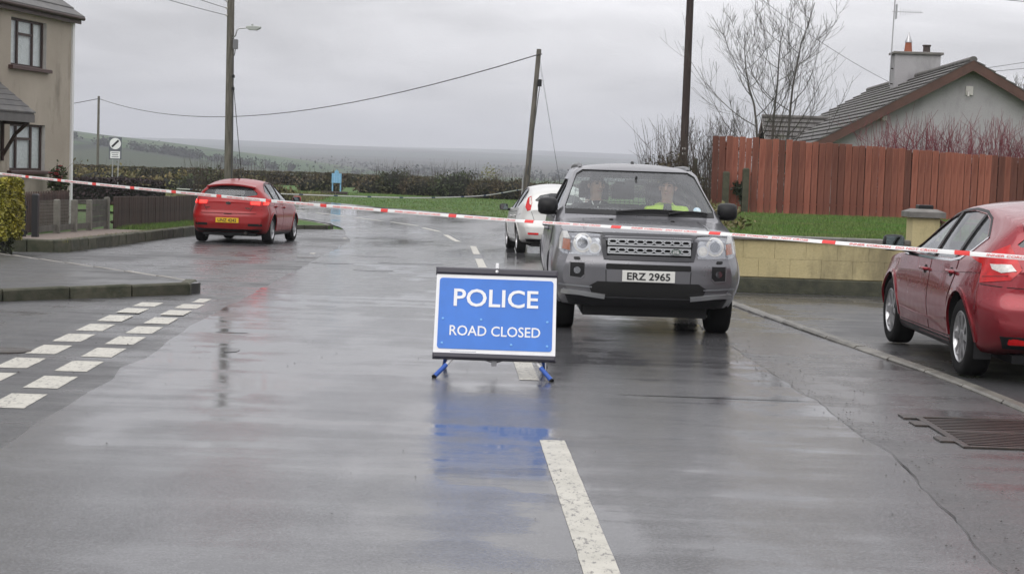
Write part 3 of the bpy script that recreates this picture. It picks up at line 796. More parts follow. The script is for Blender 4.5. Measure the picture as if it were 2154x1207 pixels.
# ================= grey police four-by-four facing the camera
T4 = [(2.25, .30, .78, .58, .90, .97, .80, .995, .68, 1.01), (2.08, .29, .84, .60, .935, 1.02, .83, 1.045, .70, 1.06), (1.8, .28, .87, .62, .955, 1.05, .86, 1.075, .71, 1.095),
      (1.4, .28, .88, .64, .96, 1.075, .885, 1.10, .72, 1.125), (1.08, .28, .88, .66, .955, 1.095, .90, 1.125, .80, 1.15), (.95, .28, .88, .66, .955, 1.10, .90, 1.20, .795, 1.235),
      (.30, .28, .88, .66, .955, 1.11, .90, 1.565, .685, 1.605), (.14, .28, .88, .66, .955, 1.11, .90, 1.64, .67, 1.685), (-.2, .28, .88, .66, .955, 1.12, .90, 1.665, .645, 1.725),
      (-1.4, .28, .88, .66, .955, 1.12, .90, 1.655, .64, 1.725), (-1.95, .30, .88, .66, .945, 1.12, .88, 1.60, .60, 1.68), (-2.12, .32, .86, .66, .93, 1.11, .85, 1.25, .70, 1.30), (-2.25, .34, .82, .6, .90, .98, .82, 1.0, .70, 1.02)]
SP4 = dict(tab=T4, fp=[(0, .10), (.32, .07), (.42, .02), (.52, 0), (.72, .0), (.78, .025), (1.0, .06), (1.1, .12)], rp=[(0, .06), (.5, 0), (1.0, .04), (1.2, .05)], kf=.17, kr=.12, rc=.07,
           cab=(-1.6, 1.02), wsy=.0, bly=-1.5, floor=.5, wr=.37, hw=.935, axles=(1.37, -1.29),
           side=[[(.66, 1.15), (.16, 1.50), (-.12, 1.53), (-.12, 1.15)], [(-.20, 1.15), (-.20, 1.53), (-.98, 1.53), (-.98, 1.15)], [(-1.08, 1.17), (-1.08, 1.53), (-1.72, 1.51), (-1.82, 1.17)]],
           ws=[(-.785, 1.205), (.785, 1.205), (.79, 1.25), (.65, 1.60), (.58, 1.645), (-.58, 1.645), (-.65, 1.60), (-.79, 1.25)], bl=[(-.66, 1.2), (.66, 1.2), (.56, 1.55), (-.56, 1.55)])
p4 = paintmat('grey_metallic', (.175, .175, .188), metal=.65, rough=.24, dirt=(.10, .095, .09))
c4 = Car('police_four_by_four', 'dark grey police four-by-four facing the camera with two people inside', 'car', SP4, p4, (1.30, 18.6, -.01), R(180.6))
c4.wheels(m_alloy, 5, True, rr=.60, tw=.235)
c4.pane('windscreen', g_clear, FR, SP4['ws']); c4.pane('rear_window', g_tint, RE, SP4['bl'])
for q in SP4['side']: both(lambda a, s: c4.pane('side_window', g_tint, a, flip(q, s)))
for a in ('windscreen',): c4.strip('windscreen_surround', m_black, FR, [(-.79, 1.20), (.79, 1.20)], .05, .003)
both(lambda a, s: c4.strip('window_surround', m_black, a, [(u * s, z) for u, z in [(.72, 1.135), (-1.86, 1.14)]], .035, .004))
both(lambda a, s: c4.strip('pillar_trim', m_black, a, [(u * s, z) for u, z in [(-.16, 1.15), (-.16, 1.53)]], .075, .003))
both(lambda a, s: c4.strip('pillar_trim', m_black, a, [(u * s, z) for u, z in [(-1.03, 1.15), (-1.03, 1.53)]], .09, .003))
doors(c4, [[(.92, .42), (.92, .75), (.86, 1.11), (-.14, 1.115), (-.14, .42)], [(-.17, .42), (-.17, 1.115), (-1.02, 1.115), (-1.0, .85), (-.84, .62), (-.84, .42)]], [(-.02, .98), (-.9, .99)])
both(lambda a, s: c4.patch('sill_cladding', m_black, a, flip([(.92, .285), (.92, .40), (-.82, .40), (-.82, .285)], s), .012, .02))
both(lambda a, s: c4.patch('side_vent', m_black, a, flip([(1.12, .86), (1.0, 1.03), (.93, 1.03), (.95, .88)], s), .004, .01))
for sd in (1, -1):                                           # wheel-arch lips
    for y in SP4['axles']:
        c4.strip('wheel_arch_lip', p4, RT if sd > 0 else LT, [(sd * (y + (.445) * math.cos(R(t))), .38 + .445 * math.sin(R(t))) for t in range(-8, 190, 6)], .05, .016)
# bonnet with shut line
c4.strip('bonnet_shut_line', m_dark, FR, [(-.80, 1.015), (-.6, 1.02), (-.3, 1.012), (.3, 1.012), (.6, 1.02), (.80, 1.015)], .012, .002)
for sd in (1, -1):
    bn = MB(); pts = []
    for y in np.linspace(1.08, 2.0, 12):
        h = c4.bvh.ray_cast(Vector((sd * (.60 + .03 * (y - 1)), y, 3)), Vector((0, 0, -1)))[0]; pts.append(h + Vector((0, 0, -.002)))
    bn.tube(pts, [.004] + [.016] * 10 + [.004], 8); bn.build('bonnet_crease', p4, c4.root, 50)
for sd in (1, -1):
    h = c4.bvh.ray_cast(Vector((sd * .32, 1.28, 3)), Vector((0, 0, -1)))[0]
    b = MB(); b.lathe([(.022, -.01), (.022, .008), (.012, .016), (.001, .016)], 12, Matrix.Translation(h)); b.build('washer_jet', m_black, c4.root, 40)
# grille
gr = c4.patch('grille', m_dark, FR, [(-.475, 1.0), (-.44, .775), (.44, .775), (.475, 1.0)], .002, .02)
m_gframe = M('grille_frame', (.045, .045, .05), .35, metal=.3)
for line in ([(-.46, .995), (-.43, .785), (.43, .785), (.46, .995), (-.46, .995)],): c4.strip('grille_frame', m_gframe, FR, line, .045, .014, parent=gr)
m_bar = M('grille_bar', (.40, .41, .42), .28, metal=.8)
for zc in (.942, .860):
    b = MB(); hh = .03
    for sgz in (1, -1): pass
    n_hex = 9; u0, u1 = -.405, .405; pitch = (u1 - u0) / n_hex
    def pt(u, z, o=.026):
        p, n = c4.hit(FR, u, z); return p + Vector((0, o, 0))
    def bar(pts, wd):
        for a, q in zip(pts, pts[1:]):
            k = 3
            for i in range(k):
                A = Vector(a).lerp(Vector(q), i / k); B = Vector(a).lerp(Vector(q), (i + 1) / k)
                d = (B - A).normalized(); nn = Vector((-d.y, d.x)) * wd / 2
                f4 = [A + nn, B + nn, B - nn, A - nn]; fr = [pt(c.x, c.y) for c in f4]; bk = [c - Vector((0, .02, 0)) for c in fr]
                b.add(fr + bk, [(0, 1, 2, 3), (0, 4, 5, 1), (1, 5, 6, 2), (2, 6, 7, 3), (3, 7, 4, 0)])
    bar([(u0, zc + .027), (u1, zc + .027)], .014); bar([(u0, zc - .027), (u1, zc - .027)], .012)
    for i in range(n_hex):
        a = u0 + i * pitch
        bar([(a, zc + .004), (a + pitch * .22, zc + .02)], .010); bar([(a + pitch * .78, zc + .02), (a + pitch, zc + .004)], .010)
        bar([(a, zc + .004), (a + pitch * .25, zc - .012), (a + pitch * .75, zc - .012), (a + pitch, zc + .004)], .011)
    bar([(u0, zc + .03), (u0, zc - .03)], .012); bar([(u1, zc + .03), (u1, zc - .03)], .012)
    b.build('grille_bar', m_bar, gr)
p, n = c4.hit(FR, .262, .862); m4 = frame(None, (-1, 0, 0), (0, 0, 1), p + Vector((0, .044, 0)))
b = MB(); b.prism([(x * 1.75, y) for x, y in disc_poly(0, 0, .034, 24)], -.02, .004, m4); bd = b.build('badge', M('badge_silver', (.5, .51, .52), .25, metal=.8), gr)
b = MB(); b.prism([(x * 1.75, y) for x, y in disc_poly(0, 0, .027, 24)], .003, .0055, m4); b.build('badge_face', M('badge_green', (.05, .09, .07), .3, metal=.4), bd)
for tx, dz, wd in (('LAND-', .009, .062), ('ROVER', -.009, .066)):
    me = fit_text(text_mesh(tx, .02, .0008, .0008), wd, .0135); me.transform(m4 @ Matrix.Translation((0, dz, .007))); link('badge_lettering', me, m_white, bd)
# bonnet lettering
for i, ch in enumerate('LAND ROVER'):
    if ch == ' ': continue
    u = -.335 + i * (.67 / 9) + (.0 if i < 4 else .0); pq, n = c4.hit(FR, u, 1.03)
    me = fit_text(text_mesh(ch, .03, .003, .0008), .040, .026); me.transform(frame(None, (-1, 0, 0), (0, -.32, .95), pq + Vector((0, .004, 0)))); link('bonnet_letter', me, M('letter_silver', (.26, .27, .29), .3, metal=.7) if i == 0 else bpy.data.materials['letter_silver'], c4.root)
# headlamps
m_hsg = M('lamp_housing', (.40, .41, .43), .25, metal=.6); m_proj = M('projector', (.30, .31, .33), .08, metal=.9); m_ring = M('lamp_ring', (.55, .56, .58), .3, metal=.5)
for s in (1, -1):
    hl = c4.patch('headlamp', m_hsg, FR, flip([(-.485, 1.0), (-.70, 1.02), (-.845, 1.03), (-.875, .96), (-.88, .845), (-.84, .805), (-.60, .795), (-.485, .80)], s), .002, .02)
    for (u, z, r, mt, nm, of) in ((-.655, .915, .092, m_clearlens, 'main_reflector', .006), (-.655, .915, .070, m_ring, 'reflector_ring', .009), (-.655, .915, .052, m_proj, 'projector_lens', .012), (-.535, .873, .060, m_ring, 'dip_reflector', .007), (-.535, .873, .044, m_clearlens, 'dip_lens', .010)):
        c4.patch(nm, mt, FR, flip(disc_poly(u, z, r, 20), s), of, .012, .04, parent=hl)
    c4.patch('indicator', m_orange, FR, flip([(-.775, .945), (-.835, .95), (-.845, .85), (-.775, .84)], s), .007, .012, .04, parent=hl)
    c4.patch('clear_corner', m_clearlens, FR, flip([(-.80, 1.015), (-.845, 1.02), (-.868, .955), (-.875, .85), (-.855, .84), (-.842, .955), (-.77, .955)], s), .007, .012, .04, parent=hl)
    c4.patch('lens_cover', m_lens, FR, flip([(-.49, .995), (-.70, 1.015), (-.84, 1.025), (-.872, .96), (-.877, .85), (-.838, .81), (-.60, .80), (-.49, .805)], s), .022, .0, .05, parent=hl)
    c4.patch('lamp_washer', m_black, FR, flip(rnd_poly(-.735, -.675, .752, .778, .01), s), .012, .02, .04)
    fg = c4.patch('fog_lamp', m_black, FR, flip([(-.77, .725), (-.63, .725), (-.63, .61), (-.66, .575), (-.77, .585)], s), .004, .012, .04)
    c4.patch('fog_lens', m_proj, FR, flip(disc_poly(-.70, .65, .034, 16), s), .009, .012, .03, parent=fg)
    c4.strip('fog_bezel', M('bezel_grey', (.2, .2, .21), .3, metal=.5) if s == 1 else bpy.data.materials['bezel_grey'], FR, [(s * u, z) for u, z in [(-.772, .727), (-.772, .583), (-.66, .572), (-.627, .606)]], .01, .012, parent=fg)
    c4.strip('bumper_blade', M('blade_silver', (.42, .43, .44), .3, metal=.7) if s == 1 else bpy.data.materials['blade_silver'], FR, [(s * u, z) for u, z in [(-.83, .445), (-.60, .425), (-.42, .405)]], .035, .03)
    c4.strip('bumper_seam', m_dark, FR, [(s * .42, .665), (s * .415, .54)], .008, .002)
    c4.strip('bumper_line', M('bumper_line', (.30, .31, .33), .3, metal=.6) if s == 1 else bpy.data.materials['bumper_line'], FR, [(s * -.87, .505), (s * -.55, .49)], .012, .012)
c4.patch('bumper_slot', m_dark, FR, rnd_poly(-.42, .42, .672, .728, .012), .003, .01)
c4.patch('lower_grille', m_dark, FR, [(-.58, .50), (-.50, .55), (.50, .55), (.58, .50), (.54, .40), (-.54, .40)], .004, .01)
c4.patch('bumper_valance', m_black, FR, [(-.80, .40), (-.58, .39), (.58, .39), (.80, .40), (.76, .315), (-.76, .315)], .012, .02)
bsh = MB(); bsh.box((-.62, -1.9, .19), (.62, 1.95, .29)); bsh.build('undertray', m_black, c4.root)
c4.plate(FR, .0, .612, .52, .111, m_plw, 'ERZ 2965', m_ink, .016)
# mirrors, wipers, roof rails
c4.mirror(.72, 1.24, .855, m_black, m_mirror, (.22, .15, .19), .0)
for a, q in (((-.25, 1.195), (.45, 1.215)), ((.30, 1.19), (.72, 1.205))):
    b = MB(); pts = []
    for t in np.linspace(0, 1, 8): h, n = c4.hit(FR, a[0] + (q[0] - a[0]) * t, a[1] + (q[1] - a[1]) * t + .02 * math.sin(math.pi * t)); pts.append(h + Vector((0, .02, .012)))
    b.tube(pts, .014, 6); b.build('wiper', m_black, c4.root, 50)
for sd in (1, -1):
    b = MB(); pts = [Vector((sd * .60, y, c4.bvh.ray_cast(Vector((sd * .60, y, 3)), Vector((0, 0, -1)))[0].z + dz)) for y, dz in ((.0, -.01), (-.1, .012), (-.5, .018), (-1.3, .018), (-1.6, .012), (-1.7, -.01))]
    b.tube(pts, [.022, .028, .026, .026, .028, .022], 8); b.build('roof_rail', M('rail_grey', (.12, .12, .125), .35, metal=.4) if sd == 1 else bpy.data.materials['rail_grey'], c4.root, 50)
b = MB(); b.tube([(0, -.2, 1.715), (0, -.24, 1.735), (0, -.34, 1.735)], [.022, .02, .006], 8); b.build('aerial_pod', m_black, c4.root, 50)
# cabin
b = MB(); b.bbox((-.80, .48, .82), (.80, 1.0, 1.165), .05); b.bbox((-.62, .44, .9), (-.22, .62, 1.19), .04); b.bbox((.14, .42, .9), (.56, .62, 1.2), .05); b.build('dashboard', m_trim, c4.root, 40)
c4.seats(m_seat, [(-.12, (.37, -.37)), (-1.05, (.40, 0, -.40))], .66)
b = MB(); ctr = Vector((.37, .33, 1.10)); Mx = Matrix.Translation(ctr) @ Matrix.Rotation(R(64), 4, 'X')
b.tube([Mx @ Vector((.185 * math.cos(t), .185 * math.sin(t), 0)) for t in np.linspace(0, 2 * math.pi, 25)], .016, 6, caps=False)
for t in (R(180), R(0), R(270)): b.tube([Mx @ Vector((.02 * math.cos(t), .02 * math.sin(t), .0)), Mx @ Vector((.18 * math.cos(t), .18 * math.sin(t), 0))], .018, 6)
b.tube([Mx @ Vector((0, 0, .02)), Mx @ Vector((0, 0, -.3))], .04, 8); b.build('steering_wheel', m_black, c4.root, 50)
b = MB(); b.bbox((-.12, -.03, -.035), (.12, .03, .035), .015, Matrix.Translation((0, .28, 1.52))); b.tube([(0, .3, 1.55), (0, .4, 1.58)], .012, 6); b.build('rear_view_mirror', m_black, c4.root, 40)
b = MB()                                                       # wire cargo guard behind the rear seats
for x in np.linspace(-.62, .62, 22): b.tube([(x, -1.45, .95), (x * .88, -1.45, 1.58)], .004, 4)
for z in np.linspace(.97, 1.57, 11): b.tube([(-.64 + (z - .95) * .13, -1.45, z), (.64 - (z - .95) * .13, -1.45, z)], .004, 4)
b.build('cargo_guard', m_steel, c4.root)
hq, n = c4.hit(FR, .62, 1.245)
b = MB(); b.prism(disc_poly(0, 0, .04, 20), -.001, .001, frame(None, (-1, 0, 0), (0, -.5, .87), hq + Vector((0, -.03, 0)))); b.build('tax_disc', M('tax_disc', (.35, .55, .68), .5, col2=(.7, .75, .78), vs=20), c4.root)
# ================= red hatchbacks and the white one
TF = [(2.18, 0.27, 0.66, 0.48, 0.76, 0.66, 0.66, 0.675, 0.5, 0.69), (1.95, 0.22, 0.8, 0.5, 0.86, 0.77, 0.77, 0.79, 0.6, 0.815), (1.3, 0.19, 0.85, 0.54, 0.91, 0.885, 0.85, 0.91, 0.67, 0.95), (0.88, 0.18, 0.86, 0.56, 0.912, 0.915, 0.875, 0.955, 0.73, 1.005), (0.75, 0.18, 0.86, 0.56, 0.912, 0.915, 0.875, 1.0, 0.725, 1.06), (0.2, 0.18, 0.86, 0.56, 0.912, 0.92, 0.875, 1.245, 0.65, 1.29), (-0.18, 0.18, 0.86, 0.57, 0.912, 0.925, 0.875, 1.365, 0.605, 1.43), (-0.5, 0.18, 0.86, 0.57, 0.912, 0.935, 0.872, 1.398, 0.59, 1.475), (-0.9, 0.18, 0.86, 0.58, 0.912, 0.95, 0.865, 1.395, 0.58, 1.482), (-1.35, 0.19, 0.87, 0.6, 0.932, 0.99, 0.85, 1.355, 0.58, 1.445), (-1.72, 0.22, 0.85, 0.62, 0.908, 1.04, 0.825, 1.3, 0.575, 1.392), (-1.86, 0.24, 0.84, 0.62, 0.895, 1.05, 0.8, 1.268, 0.575, 1.352), (-1.96, 0.25, 0.83, 0.64, 0.895, 1.045, 0.79, 1.18, 0.6, 1.24), (-2.08, 0.27, 0.81, 0.64, 0.885, 1.0, 0.785, 1.045, 0.62, 1.085), (-2.18, 0.3, 0.77, 0.6, 0.865, 0.92, 0.765, 0.945, 0.6, 0.965)]
def scale_tab(tab, sy, sx, sz): return [(r[0] * sy, r[1] * sz, r[2] * sx, r[3] * sz, r[4] * sx, r[5] * sz, r[6] * sx, r[7] * sz, r[8] * sx, r[9] * sz) for r in tab]
def hatch(name, label, spec, paint, loc, rz, rear, spokes, plate, handles=True):
    c = Car(name, label, 'car', spec, paint, loc, rz)
    c.pane('windscreen', g_clear, FR, spec['ws']); c.pane('rear_window', spec.get('rglass', g_dark), RE, spec['bl'])
    for q in spec['side']: both(lambda a, s: c.pane('side_window', g_tint, a, flip(q, s)))
    both(lambda a, s: c.strip('window_surround', m_black, a, [(u * s, z) for u, z in spec['topline']], .02, .003))
    for pl in spec['pillars']: both(lambda a, s: c.strip('pillar_trim', m_black, a, [(u * s, z) for u, z in pl], .06, .002))
    if 'chrome' in spec: both(lambda a, s: c.strip('chrome_strip', m_chrome, a, [(u * s, z) for u, z in spec['chrome']], .022, .006))
    doors(c, spec['doors'], spec['handles'])
    both(lambda a, s: c.patch('sill', m_black, a, flip([(.92, .19), (.92, .275), (-.95, .275), (-.95, .19)], s), .006, .02))
    for sd in (1, -1):
        for y in spec['axles']:
            c.strip('wheel_arch_lip', paint, RT if sd > 0 else LT, [(sd * (y + (spec['wr'] + .065) * math.cos(R(t))), spec['wr'] + .01 + (spec['wr'] + .065) * math.sin(R(t))) for t in range(-4, 186, 6)], .035, .012)
    both(lambda a, s: c.strip('shoulder_crease', paint, a, [(u * s, z) for u, z in [(1.0, .77), (.3, .80), (-.5, .835), (-1.2, .87), (-1.75, .90)]], .022, .009))
    both(lambda a, s: c.strip('door_crease', paint, a, [(u * s, z) for u, z in [(.82, .40), (.2, .385), (-.5, .40), (-.92, .44)]], .030, .011))
    c.wheels(m_alloy, spokes, True, tw=.21)
    c.mirror(.68, 1.02, .87, spec.get('mirmat', m_black), m_mirror, (.21, .14, .16), .05)
    b = MB(); b.bbox((-.74, .42, .72), (.74, .92, .97), .05); b.build('dashboard', m_trim, c.root, 40)
    c.seats(m_seat, [(-.18, (.36, -.36))], .52); c.seats(m_seat, [(-.98, (.38, 0, -.38))], .50, head=False)
    b = MB(); Mx = Matrix.Translation((.36, .3, .93)) @ Matrix.Rotation(R(64), 4, 'X')
    b.tube([Mx @ Vector((.18 * math.cos(t), .18 * math.sin(t), 0)) for t in np.linspace(0, 2 * math.pi, 21)], .015, 6, caps=False); b.tube([Mx @ Vector((-.17, 0, 0)), Mx @ Vector((.17, 0, 0))], .018, 6); b.build('steering_wheel', m_black, c.root, 50)
    b = MB(); b.box((-.60, -1.9, .17), (.60, 1.8, .24)); b.build('underbody', m_black, c.root)
    b = MB(); b.tube([(.42, -2.0, .24), (.42, -2.16, .24)], .035, 12); b.build('exhaust', m_iron, c.root, 50)
    for s in (1, -1): c.patch('headlamp', m_clearlens, (R(90 - 38 * s), s * .62, 2.0), [(-u * s, z) for u, z in [(-.14 - .0, .60), (.12, .60), (.22, .70), (.16, .74), (-.10, .68)]], .004, .02)
    c.patch('front_grille', m_black, FR, rnd_poly(-.42, .42, .32, .50, .04), .003, .02)
    rear(c)
    if plate: c.plate(RE, plate[0], plate[1], .52, .111, m_ply, plate[2], m_ink, .018)
    return c
SF = dict(tab=TF, fp=[(0, .12), (.3, .05), (.5, 0), (.7, .05), (.8, .1)], rp=[(0, .12), (.3, .05), (.45, 0), (.62, .01), (.72, .055), (.9, .08), (1.0, .08)], kf=.30, kr=.22, rc=.10, cab=(-1.3, .85), wsy=-.2, bly=-1.45, wr=.325, hw=.905, axles=(1.30, -1.348),
          side=[[(.66, .95), (.2, 1.20), (-.0, 1.285), (-.235, 1.34), (-.235, .945)], [(-.30, .945), (-.30, 1.352), (-.6, 1.372), (-.97, 1.355), (-.97, .965)], [(-1.02, .975), (-1.02, 1.345), (-1.2, 1.30), (-1.46, 1.17), (-1.40, 1.10), (-1.2, 1.01)]],
          ws=[(-.68, 1.05), (.68, 1.05), (.56, 1.385), (-.56, 1.385)], bl=[(-.58, 1.11), (-.3, 1.09), (.3, 1.09), (.58, 1.11), (.60, 1.13), (.47, 1.235), (.2, 1.285), (-.2, 1.285), (-.47, 1.235), (-.60, 1.13)],
          topline=[(.76, .965), (.2, 1.22), (0, 1.305), (-.26, 1.36), (-.6, 1.388), (-.97, 1.372), (-1.2, 1.32), (-1.5, 1.17)], pillars=[[(-.267, .94), (-.267, 1.35)], [(-.995, .965), (-.995, 1.35)]],
          chrome=[(.80, .925), (.2, .925), (-.3, .93), (-.9, .945), (-1.15, .975), (-1.36, 1.055), (-1.52, 1.165)],
          doors=[[(.86, .30), (.90, .6), (.80, .905), (-.25, .915), (-.25, .30)], [(-.28, .30), (-.28, .915), (-1.12, .95), (-1.10, .82), (-.97, .62), (-.93, .30)]], handles=[(-.10, .825), (-.98, .85)])
def rear_focus(c):
    for s in (1, -1):
        a = (R(-90 + 42 * s), s * .80, -2.0)
        tl = c.patch('tail_lamp', m_redlens, a, flip([(-.40, 1.0), (-.16, 1.03), (.02, 1.125), (.10, 1.02), (.17, .93), (.10, .845), (-.18, .81), (-.20, .96)], -s), .008, .02, .04)
        c.patch('reversing_lens', m_clearlens, a, flip([(-.10, .965), (.08, .965), (.135, .915), (.02, .90), (-.07, .925)], -s), .013, .012, .04, parent=tl)
        c.strip('lamp_rib', M('lamp_rib', (.22, .01, .01), .2) if s == 1 else bpy.data.materials['lamp_rib'], a, [(-s * u, z) for u, z in [(-.16, .86), (.08, .88)]], .006, .012, parent=tl)
        c.patch('rear_reflector', m_redlens, RE, flip(rnd_poly(.46, .68, .335, .385, .015), s), .006, .01)
        c.strip('bumper_seam', m_dark, a, [(-s * u, z) for u, z in [(-.22, .80), (.30, .78)]], .007, .002)
        b = MB(); b.bbox((-.07, -.008, -.04), (.07, .008, .10), .004, Matrix.Translation((s * .79, -1.72, .22))); b.build('mud_flap', m_black, c.root)
    c.strip('tailgate_seam', m_dark, RE, [(-.62, 1.0), (-.52, .80), (-.44, .70), (.44, .70), (.52, .80), (.62, 1.0)], .008, .002)
    c.patch('bumper_valance', m_black, RE, [(-.74, .40), (.74, .40), (.70, .30), (-.70, .30)], .006, .02)
    sp = MB(); k = []
    for y, z0, hw_, t in ((-1.70, 1.386, .50, .0), (-1.82, 1.37, .53, .02), (-1.95, 1.335, .545, .02), (-2.0, 1.315, .53, .008)):
        k.append([(x * hw_, y + .10 * (abs(x) ** 2.5), z0 - .07 * abs(x) ** 2.2 + t * .5) for x in np.linspace(-1, 1, 13)])
    vs = [q for r in k for q in r] + [(x, y, z - .028) for r in k for x, y, z in r]; nn = 13; fs = []
    for i in range(3):
        for j in range(12): fs += [(i * nn + j, i * nn + j + 1, (i + 1) * nn + j + 1, (i + 1) * nn + j), (52 + i * nn + j, 52 + (i + 1) * nn + j, 52 + (i + 1) * nn + j + 1, 52 + i * nn + j + 1)]
    for j in range(12): fs.append((39 + j, 39 + j + 1, 91 + j + 1, 91 + j))
    for i in range(3): fs += [(i * nn, (i + 1) * nn, 52 + (i + 1) * nn, 52 + i * nn), (i * nn + 12, 52 + i * nn + 12, 52 + (i + 1) * nn + 12, (i + 1) * nn + 12)]
    sp.add(vs, fs); sp.build('roof_spoiler', c.paint, c.root, 40)
    b = MB(); b.tube([(0, -1.30, 1.455), (0, -1.42, 1.50), (0, -1.55, 1.56)], [.02, .012, .004], 8); b.build('aerial', m_black, c.root, 50)
red1 = paintmat('ruby_red', (.23, .005, .014), metal=.45, rough=.22, coat=.8, spec=.4, dirt=(.10, .05, .045))
focus = hatch('red_hatchback', 'dark red hatchback parked on the footway, cut off by the right edge', SF, red1, (4.64, 15.25, .018), R(-.4), rear_focus, 8, None)
# red car with lit tail lamps in the lay-by
SK = dict(SF); SK['tab'] = scale_tab(TF, 4.31 / 4.36, 1.78 / 1.82, .99)
SK.update(kr=.20, hw=.885, wr=.315, rglass=g_tint, axles=(1.32, -1.33), chrome=[(.76, .965), (-.9, .985)], mirmat=None)
SK['bl'] = [(-.60, 1.10), (-.3, 1.045), (.3, 1.045), (.60, 1.10), (.61, 1.14), (.49, 1.235), (.2, 1.285), (-.2, 1.285), (-.49, 1.235), (-.61, 1.14)]
del SK['chrome']
def rear_kia(c):
    for s in (1, -1):
        a = (R(-90 + 32 * s), s * .72, -2.03)
        tl = c.patch('tail_lamp', m_redlens, a, flip([(-.34, 1.0), (-.05, .965), (.21, .955), (.22, .87), (.02, .855), (-.20, .86), (-.34, .93)], -s), .008, .02, .04)
        c.patch('lit_brake_lamp', m_redlit, a, flip([(-.30, .97), (-.12, .955), (-.10, .885), (-.26, .885)], -s), .014, .012, .04, parent=tl)
        c.patch('lit_tail_bulb', m_redlit, a, flip([(-.03, .95), (.18, .945), (.19, .885), (0, .88)], -s), .014, .012, .04, parent=tl)
        c.patch('bumper_vent', m_dark, RE, flip(rnd_poly(.46, .76, .40, .455, .02), s), .006, .01)
    c.patch('bumper_valance', m_black, RE, [(-.76, .33), (.76, .33), (.70, .27), (-.70, .27)], .006, .02)
    c.strip('tailgate_seam', m_dark, RE, [(-.60, .93), (-.50, .74), (-.40, .69), (.40, .69), (.50, .74), (.60, .93)], .010, .002)
    c.strip('tailgate_crease', c.paint, RE, [(-.62, .70), (.62, .70)], .05, .02)
    c.patch('tailgate_handle', m_dark, RE, rnd_poly(-.09, .09, .66, .685, .01), .02, .02)
    p, n = c.hit(RE, .0, .905); m4 = frame(None, (1, 0, 0), (0, 0, 1), p + Vector((0, -.01, 0)))
    b = MB(); b.prism([(x * 1.8, y) for x, y in disc_poly(0, 0, .032, 20)], -.01, .004, m4); bd = b.build('badge', m_chrome, c.root)
    me = fit_text(text_mesh('KIA', .03, .001, .001), .075, .03); me.transform(m4 @ Matrix.Translation((0, 0, .006))); link('badge_lettering', me, m_ink, bd)
    for u, wd in ((-.47, .12), (.44, .13)):
        p, n = c.hit(RE, u, .80); me = fit_text(text_mesh("cee'd" if u < 0 else 'CRDi', .03, .002, .001), wd, .03); me.transform(frame(None, (1, 0, 0), (0, 0, 1), p + Vector((0, -.008, 0)))); link('model_lettering', me, m_chrome, c.root)
    b = MB(); b.tube([(0, -1.05, 1.455), (0, -1.10, 1.49), (0, -1.2, 1.55)], [.022, .012, .004], 8); b.build('aerial', m_black, c.root, 50)
    b = MB(); pts = [c.hit(RE, u, z)[0] + Vector((0, -.015, 0)) for u, z in ((0, 1.06), (.12, 1.075), (.26, 1.085))]; b.tube(pts, .012, 6); b.build('rear_wiper', m_black, c.root, 50)
    k = MB(); vs = []
    for y, z0, hw_ in ((-1.62, 1.375, .50), (-1.78, 1.355, .54), (-1.93, 1.325, .56)): vs += [(x * hw_, y + .09 * abs(x) ** 2.5, z0 - .06 * abs(x) ** 2.2 + .012) for x in np.linspace(-1, 1, 13)]
    vs += [(x, y, z - .03) for x, y, z in vs]; fs = []
    for i in range(2):
        for j in range(12): fs += [(i * 13 + j, i * 13 + j + 1, i * 13 + 14 + j, i * 13 + 13 + j), (39 + i * 13 + j, 39 + i * 13 + 13 + j, 39 + i * 13 + 14 + j, 39 + i * 13 + j + 1)]
    for j in range(12): fs.append((26 + j, 27 + j, 66 + j, 65 + j))
    k.add(vs, fs); k.build('roof_spoiler', c.paint, c.root, 40)
red2 = paintmat('signal_red', (.29, .003, .004), metal=.05, rough=.25, spec=.3, coat=.4, dirt=(.20, .10, .09)); SK['mirmat'] = red2
kia = hatch('red_hatchback', 'bright red hatchback in the lay-by with both tail lamps lit', SK, red2, (-6.28, 39.55, Z(0, 39.5) + .005), R(-3.6), rear_kia, 5, (0, .52, 'UNZ 4242'))
kia.root.rotation_euler.x = -.0145
# white hatchback behind the police car
SW = dict(SF); SW['tab'] = scale_tab(TF, 4.34 / 4.36, 1.80 / 1.82, 1.075)
SW.update(wr=.32, hw=.90, rglass=g_dark); del SW['chrome']
SW['side'] = [[(u, z * 1.07) for u, z in p] for p in SF['side']]; SW['topline'] = [(u, z * 1.07) for u, z in SF['topline']]
SW['pillars'] = [[(u, z * 1.07) for u, z in p] for p in SF['pillars']]; SW['bl'] = [(u * .9, z * 1.07) for u, z in SF['bl']]; SW['ws'] = [(u, z * 1.07) for u, z in SF['ws']]
def rear_white(c):
    for s in (1, -1):
        a = (R(-90 + 38 * s), s * .70, -1.95)
        tl = c.patch('tail_lamp', m_redlens, a, flip([(-.10, 1.26), (-.02, 1.30), (.05, 1.15), (.07, .98), (.0, .96), (-.08, 1.05)], -s), .008, .02, .04)
        c.patch('clear_lens', m_clearlens, a, flip([(-.045, 1.25), (-.015, 1.275), (.04, 1.15), (.05, 1.09), (.0, 1.12)], -s), .014, .012, .04, parent=tl)
        c.patch('rear_reflector', m_redlens, RE, flip(rnd_poly(.46, .70, .44, .485, .015), s), .006, .01)
    c.patch('bumper_valance', m_black, RE, [(-.74, .34), (.74, .34), (.70, .28), (-.70, .28)], .006, .02)
    c.strip('tailgate_seam', m_dark, RE, [(-.64, 1.0), (-.56, .76), (-.46, .70), (.46, .70), (.56, .76), (.64, 1.0)], .008, .002)
white = paintmat('silver_white', (.62, .62, .60), metal=.15, rough=.3, dirt=(.3, .28, .25))
